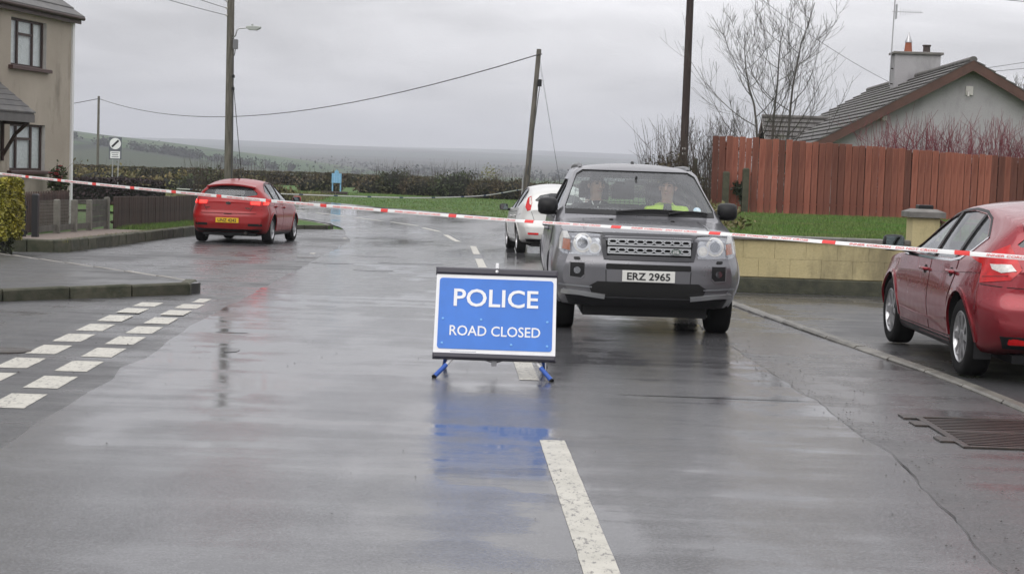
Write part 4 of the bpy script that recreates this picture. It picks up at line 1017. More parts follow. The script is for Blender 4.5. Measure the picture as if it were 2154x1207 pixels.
hatch('white_hatchback', 'white hatchback parked half hidden behind the grey police four-by-four', SW, white, (.86, 39.3, Z(0, 39.3) + .005), R(5), rear_white, 5, (0, .56, 'BEZ 7316')).root.rotation_euler.x = -.0145
# ------------------------------------------------------------------ the two people in the police car
def skin_figure(name, nodes, edges, root_i, mats, loc, rz, parent=None, sub=2):
    me = bpy.data.meshes.new(name); me.from_pydata([n[0] for n in nodes], edges, []); me.update()
    o = link(name, me); md = o.modifiers.new('skin', 'SKIN'); md.use_smooth_shade = True
    if not me.skin_vertices: me.skin_vertices.new()
    sv = me.skin_vertices[0].data
    for i, n in enumerate(nodes): sv[i].radius = (n[1], n[2] if len(n) > 2 else n[1]); sv[i].use_root = (i == root_i)
    sb = o.modifiers.new('sub', 'SUBSURF'); sb.levels = sub; sb.render_levels = sub
    bpy.context.view_layer.update(); r = eval_mesh(o); bpy.data.objects.remove(o)
    x = link(name, r, None, parent); x.location = loc; x.rotation_euler = (0, 0, rz)
    for m in mats: r.materials.append(m)
    r.polygons.foreach_set('use_smooth', [True] * len(r.polygons)); return x
m_skin = M('skin', (.42, .25, .18), .55); m_skin2 = M('skin_ruddy', (.40, .22, .16), .55)
m_suit = M('dark_jacket', (.02, .021, .026), .85); m_hiviz = M('high_visibility_yellow', (.60, .90, .02), .6)
m_hairc = M('dark_hair', (.02, .016, .013), .8); m_hairg = M('grey_hair', (.16, .15, .14), .8); m_shirt = M('white_shirt', (.7, .7, .7), .7)
def person(label, x, jacket, skin, hair, turn, lean, hands, collar, fwd=.06):
    """seated figure: hips on the seat, feet in the footwell; local +Y is the way the car faces"""
    H = .765                                                    # hip height above ground
    nd = [((0, -.18, H + .06), .155, .12), ((0, -.20, H + .26), .15, .11), ((lean, -.21, H + .42), .17, .115), ((lean, -.20, H + .49), .10, .08), ((lean, -.18, H + .545), .058), ((lean, -.165, H + .61), .075, .085), ((lean, -.16, H + .695), .082, .10), ((lean, -.165, H + .76), .055, .07)]
    ed = [(i, i + 1) for i in range(7)]
    def chain(st, pts):
        a = st
        for p in pts: nd.append(p); ed.append((a, len(nd) - 1)); a = len(nd) - 1
    for s, hd in zip((1, -1), hands):
        chain(2, [((lean + s * .20, -.20, H + .43), .075), ((s * .27, -.06, H + .24), .052), ((s * .27 * .8 + hd[0] * .2, (hd[1] - .06) * .5, H + .15 + (hd[2] - H - .15) * .5), .042), (hd, .032)])
        chain(0, [((s * .11, .05, H + .02), .085), ((s * .13, .34, H + .04), .065), ((s * .13, .44, H - .22), .05), ((s * .13, .46, H - .36), .042), ((s * .13, .56, H - .38), .035)])
    body = skin_figure('person', nd, ed, 0, [jacket, skin], (1.30 - x * 1, 18.6 - fwd, 0), R(180.6))
    me = body.data
    for p in me.polygons:
        c = p.center
        if c.z > H + .53: p.material_index = 1
        else:
            for hd in hands:
                if (c - Vector(hd)).length < .055: p.material_index = 1
    tag(body, label, 'person')
    # five fingers on each hand, rooted in the palm and curled
    for s, hd in zip((1, -1), hands):
        b = MB(); h = Vector(hd)
        for k in range(4):
            o = Vector(((k - 1.5) * .019, .02, .005)); ln = (.062, .072, .068, .054)[k]
            b.tube([h + o, h + o + Vector((0, ln * .5, .008)), h + o + Vector((0, ln * .85, -.012)), h + o + Vector((0, ln * .75, -.034))], [.0095, .009, .0085, .007], 6)
        b.tube([h + Vector((-s * .028, 0, .0)), h + Vector((-s * .05, .022, .006)), h + Vector((-s * .052, .048, -.002))], [.011, .0105, .008], 6); b.build('hand_fingers', skin, body, 60)
    hc = Vector((lean, -.16, H + .695)); T = Matrix.Translation(hc) @ Matrix.Rotation(turn, 4, 'Z')
    b = MB()                                                   # face: brow, nose, mouth, eyes, ears
    b.tube([T @ Vector((0, .10, .03)), T @ Vector((0, .115, .0)), T @ Vector((0, .128, -.022)), T @ Vector((0, .105, -.034))], [.011, .013, .017, .010], 8)
    for s in (1, -1): b.tube([T @ Vector((s * .083, -.01, .02)), T @ Vector((s * .094, -.018, .0)), T @ Vector((s * .086, -.008, -.03))], [.012, .016, .010], 6)
    b.build('nose_and_ears', skin, body, 60)
    b = MB(); b.tube([T @ Vector((-.026, .094, -.062)), T @ Vector((0, .104, -.060)), T @ Vector((.026, .094, -.062))], [.004, .007, .004], 6); b.build('mouth', M('lips', (.30, .12, .10), .5), body, 60)
    b = MB()
    for s in (1, -1): b.tube([T @ Vector((s * .048, .086, .022)), T @ Vector((s * .032, .096, .024)), T @ Vector((s * .018, .095, .022))], [.004, .008, .004], 6)
    for s in (1, -1): b.tube([T @ Vector((s * .055, .085, .042)), T @ Vector((s * .034, .098, .050)), T @ Vector((s * .014, .098, .044))], [.003, .006, .003], 6)
    b.build('eyes_and_brows', m_hairc, body, 60)
    b = MB(); vs = []; k = 16
    for i, t in enumerate(np.linspace(0, 1, 7)):
        el = R(90 * (1 - t) - 12 * t)
        for j in range(k):
            a = 2 * math.pi * j / k; fr = max(0, math.sin(a)); e2 = el + R(52) * t * fr
            vs.append(T @ Vector((.096 * math.cos(e2) * math.cos(a), -.008 + .114 * math.cos(e2) * math.sin(a), .022 + .095 * math.sin(e2))))
    b.add(vs, [(i * k + j, i * k + (j + 1) % k, (i + 1) * k + (j + 1) % k, (i + 1) * k + j) for i in range(6) for j in range(k)]); b.build('hair', hair, body, 60)
    if collar:
        b = MB()
        for s in (1, -1): b.add([Vector((lean + s * .012, -.085, H + .455)), Vector((lean + s * .045, -.115, H + .525)), Vector((lean + s * .054, -.118, H + .515)), Vector((lean + s * .020, -.082, H + .443))], [(0, 1, 2, 3)])
        b.build('shirt_collar', m_shirt, body)
    return body
person('person at the wheel in a dark jacket and white collar', .37 , m_suit, m_skin, m_hairc, R(18), .03, [(.16, .26, 1.16), (-.16, .26, 1.16)], True)
pz = person('passenger wearing a bright yellow high-visibility jacket', -.37, m_hiviz, m_skin2, m_hairg, R(-14), -.02, [(.09, .16, .90), (-.09, .16, .90)], False, .14)
b = MB(); b.tube([(-.02, -.10, 1.27), (-.02, -.07, 1.15), (-.02, -.065, .97)], [.07, .10, .09], 12, flat=.6); b.build('dark_jumper', m_suit, pz, 60)
# ------------------------------------------------------------------ two-storey house on the left
def tm(name, a, b, s=.5, **k): return M(name, a, .85, col2=b, vs=s, **k)
def render_mat(name, base, light, dark, bs=55, bmp=.8, st=.5):
    m, n, p, o = newmat(name)
    A = noise_tex(n, .6, 5, .6); B = noise_tex(n, 1.6, 5, .65, sc=(1, 1, .35)); F = noise_tex(n, bs, 3, .7)
    c = mixc(n, rng(n, A, .3, .7, 0, 1), base, light); c = mixc(n, rng(n, B, st, st + .22, 0, .85), c, dark); c = mixc(n, rng(n, F, .3, .7, 0, .25), c, dark)
    n.links.new(c, p.inputs['Base Color']); p.inputs['Roughness'].default_value = .9; bump(n, p, F, bmp, .01); return m
m_render = render_mat('weathered_render', (.40, .35, .285), (.50, .445, .37), (.21, .183, .148))
m_brown = M('brown_joinery', (.045, .022, .016), .5, var=.25, vs=8)
m_reveal = M('white_reveal', (.6, .58, .55), .7, var=.1)
m_slate = M('slate_tile', (.07, .068, .07), .55, col2=(.12, .115, .105), vs=3, bmp=.5, bs=35, rnd=.12)
m_grey = M('grey_fascia', (.13, .125, .12), .6, var=.15)
m_curtain = M('net_curtain', (.80, .82, .80), .9, var=.12, vs=14)
hC = Vector((-11.62, 43.7, 0)); hd = Vector((-.174, -.9847, 0)); hn = Vector((.9847, -.174, 0))
mh = Matrix(((hd.x, hn.x, 0, hC.x), (hd.y, hn.y, 0, hC.y), (0, 0, 1, 0), (0, 0, 0, 1)))
house = tag(empty('rendered_house', tuple(mh @ Vector((0, 0, -.4)))), 'two-storey house with weathered beige render at the left edge', 'house'); bpy.context.view_layer.update()
def hp(b, name, mat, parent=None, smooth=None):
    """geometry given in house axes (along the front, outward, up)"""
    me = b.mesh(name); me.transform(Matrix.Translation((-house.location.x, -house.location.y, -house.location.z)) @ mh); return link(name, me, mat, parent or house, smooth)
wins = [(1.5, 3.4, 3.68, 4.83), (1.5, 3.4, 1.14, 2.28), (6.0, 7.9, 3.68, 4.83)]
b = MB(); b.box((0, -7, -.5), (11, 0, 5.05)); wall = b.mesh('wall'); cb = MB()
for u0, u1, z0, z1 in wins: cb.box((u0, -.22, z0), (u1, .3, z1))
cb.box((4.1, -.2, -.3), (5.1, .3, 2.2))
cm = cb.mesh('cut'); wall = cut(wall, [cm], [m_render, m_reveal]); wall.transform(Matrix.Translation((-house.location.x, -house.location.y, -house.location.z)) @ mh); link('wall', wall, None, house)
for u0, u1, z0, z1 in wins:
    f = MB(); t = .06; v0, v1 = -.135, -.095
    f.box((u0, v0, z0), (u0 + t, v1, z1)); f.box((u1 - t, v0, z0), (u1, v1, z1)); f.box((u0 + t, v0, z0), (u1 - t, v1, z0 + t)); f.box((u0 + t, v0, z1 - t), (u1 - t, v1, z1))
    ua, ub = u0 + .58, u1 - .52
    f.box((ua - .035, v0, z0 + t), (ua + .035, v1 + .004, z1 - t)); f.box((ub - .035, v0, z0 + t), (ub + .035, v1 + .004, z1 - t)); zt = z1 - .36
    f.box((ua + .035, v0, zt - .03), (ub - .035, v1 + .003, zt + .03))
    fo = hp(f, 'window', m_brown)
    for a0, a1, c0, c1 in ((u0 + t, ua - .035, z0 + t, z1 - t), (ub + .035, u1 - t, z0 + t, z1 - t), (ua + .035, ub - .035, z0 + t, zt - .03), (ua + .035, ub - .035, zt + .03, z1 - t)):
        g = MB(); g.add([(a0, -.115, c0), (a1, -.115, c0), (a1, -.115, c1), (a0, -.115, c1)], [(0, 1, 2, 3)]); hp(g, 'pane', g_house, fo)
    g = MB(); vs = []; k = 30
    for i in range(k + 1):
        u = u0 + .02 + (u1 - u0 - .04) * i / k; v = -.16 + .010 * math.sin(i * 1.9)
        vs += [(u, v, z0 + .02), (u, v, z1 - .02)]
    g.add(vs, [(2 * i, 2 * i + 2, 2 * i + 3, 2 * i + 1) for i in range(k)]); hp(g, 'net_curtain', m_curtain, fo, 60)
    g = MB(); g.bbox((u0 - .12, -.1, z0 - .09), (u1 + .12, .12, z0 + .0), .02); hp(g, 'sill', M('sill_paint', (.07, .035, .03), .5, var=.2, vs=5) if 'sill_paint' not in bpy.data.materials else bpy.data.materials['sill_paint'], fo)
g = MB(); g.box((4.1, -.16, -.3), (5.1, -.1, 2.2)); dr = hp(g, 'front_door', m_brown); g = MB(); g.box((4.06, -.1, -.3), (4.12, .02, 2.2)); hp(g, 'door_frame', m_brown, dr)
g = MB(); g.bbox((-.12, -.10, 4.98), (11.2, .15, 5.04), .01); hp(g, 'soffit', m_white)
g = MB(); g.box((-.14, .15, 4.96), (11.2, .18, 5.14)); hp(g, 'fascia', m_brown)
g = MB(); g.tube([(-.16, .235, 5.10), (11.2, .235, 5.10)], .05, 10); hp(g, 'gutter', m_brown, None, 50)
g = MB(); g.box((-.05, -.12, -.4), (.07, .05, 4.975)); hp(g, 'white_corner_trim', m_white)
rf = MB(); pz_ = lambda v: 5.14 + (.22 - v) * .72
rf.add([(-.13, .22, 5.13), (11.3, .22, 5.13), (11.3, -3.5, pz_(-3.5)), (-.13, -3.5, pz_(-3.5)), (-.13, -7.22, 5.13), (11.3, -7.22, 5.13)], [(0, 1, 2, 3), (3, 2, 5, 4), (0, 3, 4), (1, 5, 2), (0, 4, 5, 1)]); roofo = hp(rf, 'roof', m_render)
for k in range(13):
    v0 = .26 - k * .31; v1 = v0 - .345
    g = MB(); g.add([(u, v, pz_(v) + dz) for u in (-.17, 11.3) for v, dz in ((v0, .055), (v1, .02), (v1, .0), (v0, .01))], [(0, 1, 5, 4), (3, 0, 4, 7), (1, 2, 6, 5), (2, 3, 7, 6), (0, 3, 2, 1), (4, 5, 6, 7)]); hp(g, 'tile_course', m_slate, roofo)
# porch canopy over the door
g = MB(); z0, z1 = 2.52, 3.30
g.add([(3.72, .78, z0), (6.2, .78, z0), (6.2, 0, z1), (4.25, 0, z1), (3.72, .78, z0 - .06), (6.2, .78, z0 - .06), (6.2, 0, z1 - .08), (4.25, 0, z1 - .08), (3.78, 0, z0), (3.78, 0, z0 - .06)],
      [(0, 1, 2, 3), (4, 7, 6, 5), (0, 4, 5, 1), (0, 3, 8), (8, 9, 4, 0), (3, 7, 9, 8), (1, 5, 6, 2)]); po = hp(g, 'porch_roof', m_slate)
for k in range(6):
    t0, t1 = k / 6, (k + 1) / 6 + .03; g = MB(); f4 = lambda t, dz: ((3.70 + .53 * t, .81 - .79 * t, z0 + (z1 - z0) * t + dz), (6.2, .81 - .79 * t, z0 + (z1 - z0) * t + dz))
    a, c = f4(t0, .035); a2, c2 = f4(min(t1, 1), .012); a3, c3 = f4(t0, .002)
    g.add([a, c, c2, a2, a3, c3], [(0, 1, 2, 3), (4, 5, 1, 0), (0, 3, 4), (1, 5, 2)]); hp(g, 'tile_course', m_slate, po)
g = MB(); g.bbox((3.70, .74, z0 - .22), (6.2, .79, z0 - .03), .01); g.bbox((3.70, .0, z0 - .20), (3.75, .735, z0 - .03), .01); hp(g, 'porch_fascia', m_grey, po)
g = MB(); g.tube([(3.86, .70, z0 - .22), (3.86, .38, z0 - .5), (3.86, .06, z0 - 1.02)], .045, 6); g.tube([(3.86, .05, z0 - .22), (3.86, .05, z0 - 1.15)], .045, 6); g.tube([(3.86, .05, z0 - .24), (3.86, .72, z0 - .24)], .04, 6); hp(g, 'porch_bracket', m_brown, po)

# ------------------------------------------------------------------ front-garden fences on the left
m_darkwood = M('dark_stained_wood', (.048, .026, .02), .75, var=.3, vs=3, rnd=.22, bmp=.4, bs=30)
m_greywood = M('weathered_post', (.13, .125, .105), .85, col2=(.20, .19, .165), vs=6, bmp=.5, bs=40)
def gz(y): return Z(0, y)
bf = tag(empty('board_fence', (-9.5, 40, gz(40))), 'low dark brown board fence behind the lay-by', 'fence'); o0 = Vector(bf.location)
nb_ = 110; pb = MB(); pb.bbox((-.011, -.044, 0), (.011, .044, .86), .01); pm = pb.mesh('board'); pm.materials.append(m_darkwood)
for i in range(nb_):
    y = 39.9 + i * .097
    o = link('board', pm, None, bf); o.location = Vector((-9.55 + (y - 40) * .025 + random.uniform(-.005, .005), y, gz(y) + .08 + random.uniform(-.012, .012))) - o0; o.rotation_euler = (random.uniform(-.012, .012), 0, random.uniform(-.05, .05))
for z in (.25, .7):
    b = MB(); b.tube([Vector((-9.60 + (y - 40) * .025, y, gz(y) + z + .08)) - o0 for y in (39.85, 43, 46, 50.6)], .035, 4); b.build('rail', m_darkwood, bf)
for y in (41.9, 44.0, 46.1, 48.2, 50.2):
    b = MB(); b.bbox(Vector((-9.71 + (y - 40) * .025, y - .05, gz(y) - .1)) - o0, Vector((-9.625 + (y - 40) * .025, y + .05, gz(y) + .92)) - o0, .015); b.build('post', m_darkwood, bf)
m_panel = M('old_grey_panel', (.055, .052, .044), .85, col2=(.10, .095, .08), vs=5, rnd=.25, bmp=.4, bs=30)
gf = tag(empty('panel_fence', (-9.7, 37, gz(37))), 'low grey fence with pale posts and dark panels beside the black gate', 'fence'); o0 = Vector(gf.location)
for y in (33.6, 35.2, 36.6, 37.9, 39.55):
    b = MB(); b.bbox(Vector((-9.70, y - .055, gz(y) - .2)) - o0, Vector((-9.58, y + .055, gz(y) + random.uniform(.86, .93))) - o0, .02); b.build('post', m_greywood, gf)
for y0, y1 in ((33.66, 35.14), (35.26, 36.54), (36.66, 37.84), (37.96, 39.49)):
    if y1 < 39:
        b = MB()
        for t in np.arange(y0 + .04, y1, .07): b.tube([Vector((-9.64, t, gz(t) + .2)) - o0, Vector((-9.64, t, gz(t) + .86)) - o0], .0035, 3)
        for t in np.arange(.24, .88, .07): b.tube([Vector((-9.64, y0, gz(y0) + t)) - o0, Vector((-9.64, y1, gz(y1) + t)) - o0], .0035, 3)
        o = b.build('wire_mesh', m_greywood, gf); o['kind'] = 'stuff'
    for k in range(1 if y1 < 39 else 5):
        z = .22 + k * .13; b = MB(); b.bbox(Vector((-9.655, y0, gz(y0) + z)) - o0, Vector((-9.625, y1, gz(y0) + z + .122)) - o0, .006); b.build('plank', m_panel, gf)
b = MB(); b.bbox((-.06, -.06, -.2), (.06, .06, 1.02), .02); gp_ = b.build('gate_post', M('black_paint', (.012, .012, .014), .4)); gp_.location = (-9.38, 32.7, gz(32.7)); tag(gp_, 'square black gate post beside the golden hedge', 'post')
gt = tag(empty('garden_gate', (-9.5, 32.7, gz(32.7))), 'black picket garden gate between the golden hedge and the black post', 'gate')
mk = bpy.data.materials['black_paint']
for i in range(9):
    x = -.10 - i * .115; b = MB(); b.add([(x - .035, 0, .12), (x + .035, 0, .12), (x + .035, 0, .85), (x, 0, .95), (x - .035, 0, .85), (x - .035, .02, .12), (x + .035, .02, .12), (x + .035, .02, .85), (x, .02, .95), (x - .035, .02, .85)],
        [(0, 1, 2, 3, 4), (9, 8, 7, 6, 5), (0, 5, 6, 1), (1, 6, 7, 2), (2, 7, 8, 3), (3, 8, 9, 4), (4, 9, 5, 0)]); b.build('picket', mk, gt)
for z in (.22, .72): b = MB(); b.box((-1.08, .021, z), (-.04, .05, z + .06)); b.build('rail', mk, gt)
b = MB(); b.tube([(-1.0, .035, .25), (-.1, .035, .72)], .02, 4); b.build('brace', mk, gt)
pk = tag(empty('picket_fence', (-10.4, 36, gz(36))), 'dark pointed picket fence in front of the beige house', 'fence')
for i in range(46):
    y = -2.9 + i * .13; b = MB(); b.prism([(-.042, .15), (.042, .15), (.042, .93), (0, 1.03), (-.042, .93)], -.01, .01, frame(None, (0, 1, 0), (0, 0, 1), (-.0, y, 0))); b.build('picket', m_darkwood, pk)
for z in (.35, .8): b = MB(); b.box((-.05, -3, z), (-.012, 3.1, z + .07)); b.build('rail', m_darkwood, pk)

# ------------------------------------------------------------------ right: garden wall, pillar, lawn, fence
m_block = render_mat('cream_block', (.47, .39, .20), (.60, .52, .30), (.20, .17, .10), 35, .7, .46)
m_plinth = M('mossy_plinth', (.03, .032, .022), .8, col2=(.07, .07, .045), vs=5, bmp=.6, bs=25)
m_coping = M('coping', (.12, .115, .105), .7, col2=(.21, .20, .185), vs=4, bmp=.5, bs=40, rnd=.12)
gw = tag(empty('block_wall', (4.6, 25, 0)), 'low cream painted block wall in front of the lawn', 'wall'); WY = 24.85
def blockwall(root, x0, x1, y, z0, courses, hgt, ln, thick, xdir=True, top=None):
    o0 = Vector(root.location)
    for c in range(courses):
        x = x0 - (ln * .5 if c % 2 else 0) + random.uniform(-.02, .02)
        while x < x1 - .02:
            a, e = max(x, x0), min(x + ln, x1)
            if e - a > .05:
                jit = random.uniform(-.003, .003); b = MB(); g = .0018
                p, q = ((a + g, y + jit, z0 + c * hgt + g * .8), (e - g, y + thick, z0 + (c + 1) * hgt - g * .8)) if xdir else ((y + jit, a + g, z0 + c * hgt + g * .8), (y + thick, e - g, z0 + (c + 1) * hgt - g * .8))
                b.bbox(Vector(p) - o0, Vector(q) - o0, .002); b.build('block', m_block, root)
            x += ln
b = MB(); b.box(Vector((3.22, WY + .02, -.25)) - Vector(gw.location), Vector((5.92, WY + .19, .69)) - Vector(gw.location)); b.box(Vector((3.03, WY + .03, -.3)) - Vector(gw.location), Vector((3.2, 41, .66)) - Vector(gw.location)); b.build('mortar', m_block, gw)
blockwall(gw, 3.2, 5.93, WY, .13, 2, .276, .47, .2)
blockwall(gw, 25.08, 41, 3.01, .13, 2, .255, .47, .2, False)
b = MB(); b.bbox(Vector((3.18, WY - .035, -.1)) - Vector(gw.location), Vector((5.93, WY + .0, .12)) - Vector(gw.location), .02); b.build('plinth', m_plinth, gw)
x = 3.16
while x < 5.9:
    e = min(5.93, x + .6); b = MB(); b.bbox(Vector((x + .004, WY - .05, .685)) - Vector(gw.location), Vector((e - .004, WY + .26, .745 + random.uniform(0, .006))) - Vector(gw.location), .012); b.build('coping_stone', m_coping, gw); x += .6
y = WY + .27
while y < 41:
    b = MB(); b.bbox(Vector((2.97, y + .004, .645)) - Vector(gw.location), Vector((3.26, y + .6, .705)) - Vector(gw.location), .012); b.build('coping_stone', m_coping, gw); y += .604
def pillar(x, label):
    p = tag(empty('gate_pillar', (x, WY + .1, 0)), label, 'pillar')
    b = MB(); b.bbox((-.2, -.2, -.1), (.2, .2, 1.10), .006); b.build('shaft', m_block, p)
    b = MB(); b.add([(-.27, -.27, 1.10), (.27, -.27, 1.10), (.27, .27, 1.10), (-.27, .27, 1.10), (-.27, -.27, 1.18), (.27, -.27, 1.18), (.27, .27, 1.18), (-.27, .27, 1.18), (-.16, -.16, 1.225), (.16, -.16, 1.225), (.16, .16, 1.225), (-.16, .16, 1.225)],
        [(0, 3, 2, 1), (8, 9, 10, 11)] + [(i, (i + 1) % 4, 4 + (i + 1) % 4, 4 + i) for i in range(4)] + [(4 + i, 4 + (i + 1) % 4, 8 + (i + 1) % 4, 8 + i) for i in range(4)]); b.build('cap', m_coping, p)
    b = MB(); b.bbox((-.10, -.10, 1.225), (.12, .10, 1.285), .012); b.build('cap_lantern_base', m_black, p); return p
pillar(6.13, 'square cream gate pillar with grey cap beyond the dark red hatchback'); 
m_rust = M('rusty_iron', (.10, .045, .028), .8, col2=(.17, .085, .05), vs=12, bmp=.4, bs=50)
gg = tag(empty('drive_gate', (6.36, WY + .1, .05)), 'rusty iron driveway gate hung on the cream pillar', 'gate')
for z in (.12, .55, .98): b = MB(); b.tube([(.02, 0, z), (2.8, 0, z)], .018, 8); b.build('rail', m_rust, gg)
for i in range(20): b = MB(); b.tube([(.05 + i * .144, 0, .12), (.05 + i * .144, 0, .98)], .009, 6); b.build('bar', m_rust, gg)
b = MB(); b.tube([(-.04, 0, .92), (.04, -.02, .92), (.05, -.03, 1.0), (.0, -.03, 1.02)], .018, 6); b.build('hinge', m_rust, gg)
pillar(9.42, 'square cream gate pillar hidden behind the dark red hatchback')
gw2 = tag(empty('block_wall', (11.8, 25, 0)), 'low cream block wall right of the driveway gate behind the dark red hatchback', 'wall')
b = MB(); b.box(Vector((9.62, WY + .02, -.25)) - Vector(gw2.location), Vector((14.0, WY + .19, .69)) - Vector(gw2.location)); b.build('mortar', m_block, gw2)
blockwall(gw2, 9.62, 14.0, WY, .13, 2, .276, .47, .2)
b = MB(); b.bbox(Vector((9.62, WY - .035, -.1)) - Vector(gw2.location), Vector((14, WY + .0, .12)) - Vector(gw2.location), .02); b.build('plinth', m_plinth, gw2)
for k in range(7): b = MB(); b.bbox(Vector((9.63 + k * .624, WY - .05, .685)) - Vector(gw2.location), Vector((10.245 + k * .624, WY + .26, .747)) - Vector(gw2.location), .012); b.build('coping_stone', m_coping, gw2)
LZ = lambda x, y: .72 + .0 * x
lawn = sheet('lawn', [(3.22, WY + .2), (5.95, WY + .25), (6.3, WY + .3), (6.3, 28), (9.3, 28), (9.3, WY + .3), (22, WY + .3), (22, 48), (3.22, 48)], 0, m_lawn, 1.2, zf=lambda x, y: .71 + .02 * noise.noise((x * .6, y * .6, 2)), skirt=.9)
sheet('driveway', [(6.35, 24.6), (9.25, 24.6), (9.25, 28.1), (6.35, 28.1)], 0, m_coarse, 1, zf=lambda x, y: .03 + .3 * max(0, min(1, (y - 24.7) / 3)))
# lawn blades
def blades(name, poly, n, h, mat, zf, wd=.006):
    xs = [p[0] for p in poly]; ys = [p[1] for p in poly]; c = []
    while len(c) < n:
        x, y = random.uniform(min(xs), max(xs)), random.uniform(min(ys), max(ys))
        if inside(poly, x, y): c.append((x, y, zf(x, y)))
    c = np.array(c); k = len(c); a = RNG.uniform(0, 6.28, k); hh = h * RNG.uniform(.5, 1.4, k); lx = RNG.normal(0, .35, k) * hh; ly = RNG.normal(0, .35, k) * hh
    dx, dy = np.cos(a) * wd, np.sin(a) * wd; v = np.empty((k, 3, 3)); v[:, 0] = c; v[:, 1] = c; v[:, 2] = c
    v[:, 0, 0] -= dx; v[:, 0, 1] -= dy; v[:, 1, 0] += dx; v[:, 1, 1] += dy; v[:, 2, 0] += lx; v[:, 2, 1] += ly; v[:, 2, 2] += hh
    o = link(name, npmesh(name, v.reshape(-1, 3), np.arange(3 * k).reshape(-1, 3)), mat); o['kind'] = 'stuff'; return o
m_blade = M('grass_blade', (.07, .165, .018), .7, island=.45, col2=(.13, .155, .045), vs=1.1)
m_blade2 = M('rough_grass_blade', (.19, .16, .07), .8, island=.45, col2=(.10, .125, .04), vs=.5)
blades('lawn_grass', [(3.3, 25.1), (6.2, 25.1), (6.2, 28), (13, 28), (13, 40.9), (3.3, 40.9)], 110000, .05, m_blade, lambda x, y: .71)
# upright red board fence
m_redwood = M('red_stained_wood', (.128, .032, .019), .8, col2=(.245, .088, .058), vs=2.2, rnd=.48, bmp=.5, bs=25, sc=(4, 4, .5))
m_gapshade = M('board_gap_shade', (.05, .014, .009), .85)  # dark backing colour that paints the shadow in the board gaps
rfn = tag(empty('red_board_fence', (10, 41, .7)), 'tall red stained upright board fence behind the lawn', 'fence')
ftop = lambda x: 2.60 - (x - 4.9) * .0385
x = 4.93; i = 0
while x < 17.5:
    wd = .150 + random.uniform(-.006, .006); front = random.uniform(-.006, .006)
    z1 = ftop(x) + random.uniform(-.02, .02); z0 = .70 + random.uniform(0, .03)
    b = MB(); b.bbox((-wd / 2, -.011, 0), (wd / 2, .011, z1 - z0), .006); o = b.build('board', m_redwood, rfn); o.location = (x - 10, front + random.uniform(-.004, .004), z0 - .7); o.rotation_euler = (0, random.gauss(0, .004), random.gauss(0, .03))
    if i > 9 and i % 7 != 3:
        b = MB(); b.bbox((-.025, .0, 0), (.025, .02, z1 - z0 - .06), .004); o = b.build('gap_shade_strip', m_gapshade, rfn); o.location = (x + .082 - 10, .035, z0 - .7)  # strip added behind each gap so it reads as shadow
    x += .164 + random.uniform(-.004, .004); i += 1
for z in (.3, 1.0, 1.6): b = MB(); b.tube([(-5.0, .05, z), (7.5, .05, z - .0385 * 12.4 * z / 1.9)], .04, 4); b.build('rail', m_redwood, rfn)
for k in range(6): b = MB(); b.bbox((-4.9 + k * 2.4, .06, -.1), (-4.8 + k * 2.4, .16, 1.75 - k * .09), .01); b.build('post', m_redwood, rfn)
m_mossy = M('mossy_post', (.035, .034, .022), .9, col2=(.08, .078, .05), vs=7, bmp=.7, bs=30)
for x, zt, lb in ((5.18, 1.72, 'short mossy post at the left end of the red fence'), (5.66, 1.82, 'thicker mossy post with ivy in front of the red fence')):
    b = MB(); b.bbox((-.075, -.075, 0), (.075, .075, zt - .68), .03); o = b.build('fence_post', m_mossy); o.location = (x, 40.75, .68); tag(o, lb, 'post')

# ------------------------------------------------------------------ bungalow
m_rough = render_mat('white_roughcast', (.36, .35, .36), (.43, .42, .43), (.25, .245, .25), 30, 1.0)
m_tile = M('concrete_tile', (.075, .07, .066), .6, col2=(.14, .13, .12), vs=2.5, bmp=.7, bs=14, bd=.03)
def mosstile():
    m, n, p, o = newmat('mossy_tile'); A = noise_tex(n, 1.4, 5, .65); B = noise_tex(n, 9, 4, .6); S = noise_tex(n, 6, 3, .6, sc=(.2, 3, .2))
    c = mixc(n, rng(n, B, .3, .7, 0, 1), (.055, .05, .048), (.125, .117, .11)); c = mixc(n, rng(n, A, .56, .72, 0, .8), c, (.06, .09, .02))
    n.links.new(c, p.inputs['Base Color']); p.inputs['Roughness'].default_value = .6; bump(n, p, S, .6, .03); return m
m_mtile = mosstile()
m_barge = M('brown_bargeboard', (.085, .040, .028), .55, var=.2, vs=3)
bung = tag(empty('bungalow', (12.75, 46.9, .6)), 'white roughcast bungalow with brown bargeboards and tiled roof behind the red fence', 'house')
be = Vector((.047, .9989, 0)); br = Vector((.9989, -.047, 0)); mb4 = Matrix(((br.x, be.x, 0, 0), (br.y, be.y, 0, 0), (0, 0, 1, 0), (0, 0, 0, 1)))
def bp(b, name, mat, parent=None, smooth=None):
    me = b.mesh(name); me.transform(mb4); return link(name, me, mat, parent or bung, smooth)
RH = 4.47; PT = math.tan(R(29.5)); HS = 4.25; LN = 17.4; EZ = RH - HS * PT        # ridge height above base, pitch, half span, length
b = MB(); b.add([(-HS, .35, -.3), (HS, .35, -.3), (HS, .35, EZ - .12), (0, .35, RH - .14), (-HS, .35, EZ - .12), (-HS, LN - .3, -.3), (HS, LN - .3, -.3), (HS, LN - .3, EZ - .12), (0, LN - .3, RH - .14), (-HS, LN - .3, EZ - .12)],
    [(0, 1, 2, 3, 4), (9, 8, 7, 6, 5), (0, 5, 6, 1), (1, 6, 7, 2), (4, 9, 5, 0), (2, 7, 8, 3), (3, 8, 9, 4)]); bp(b, 'gable_wall', m_rough)
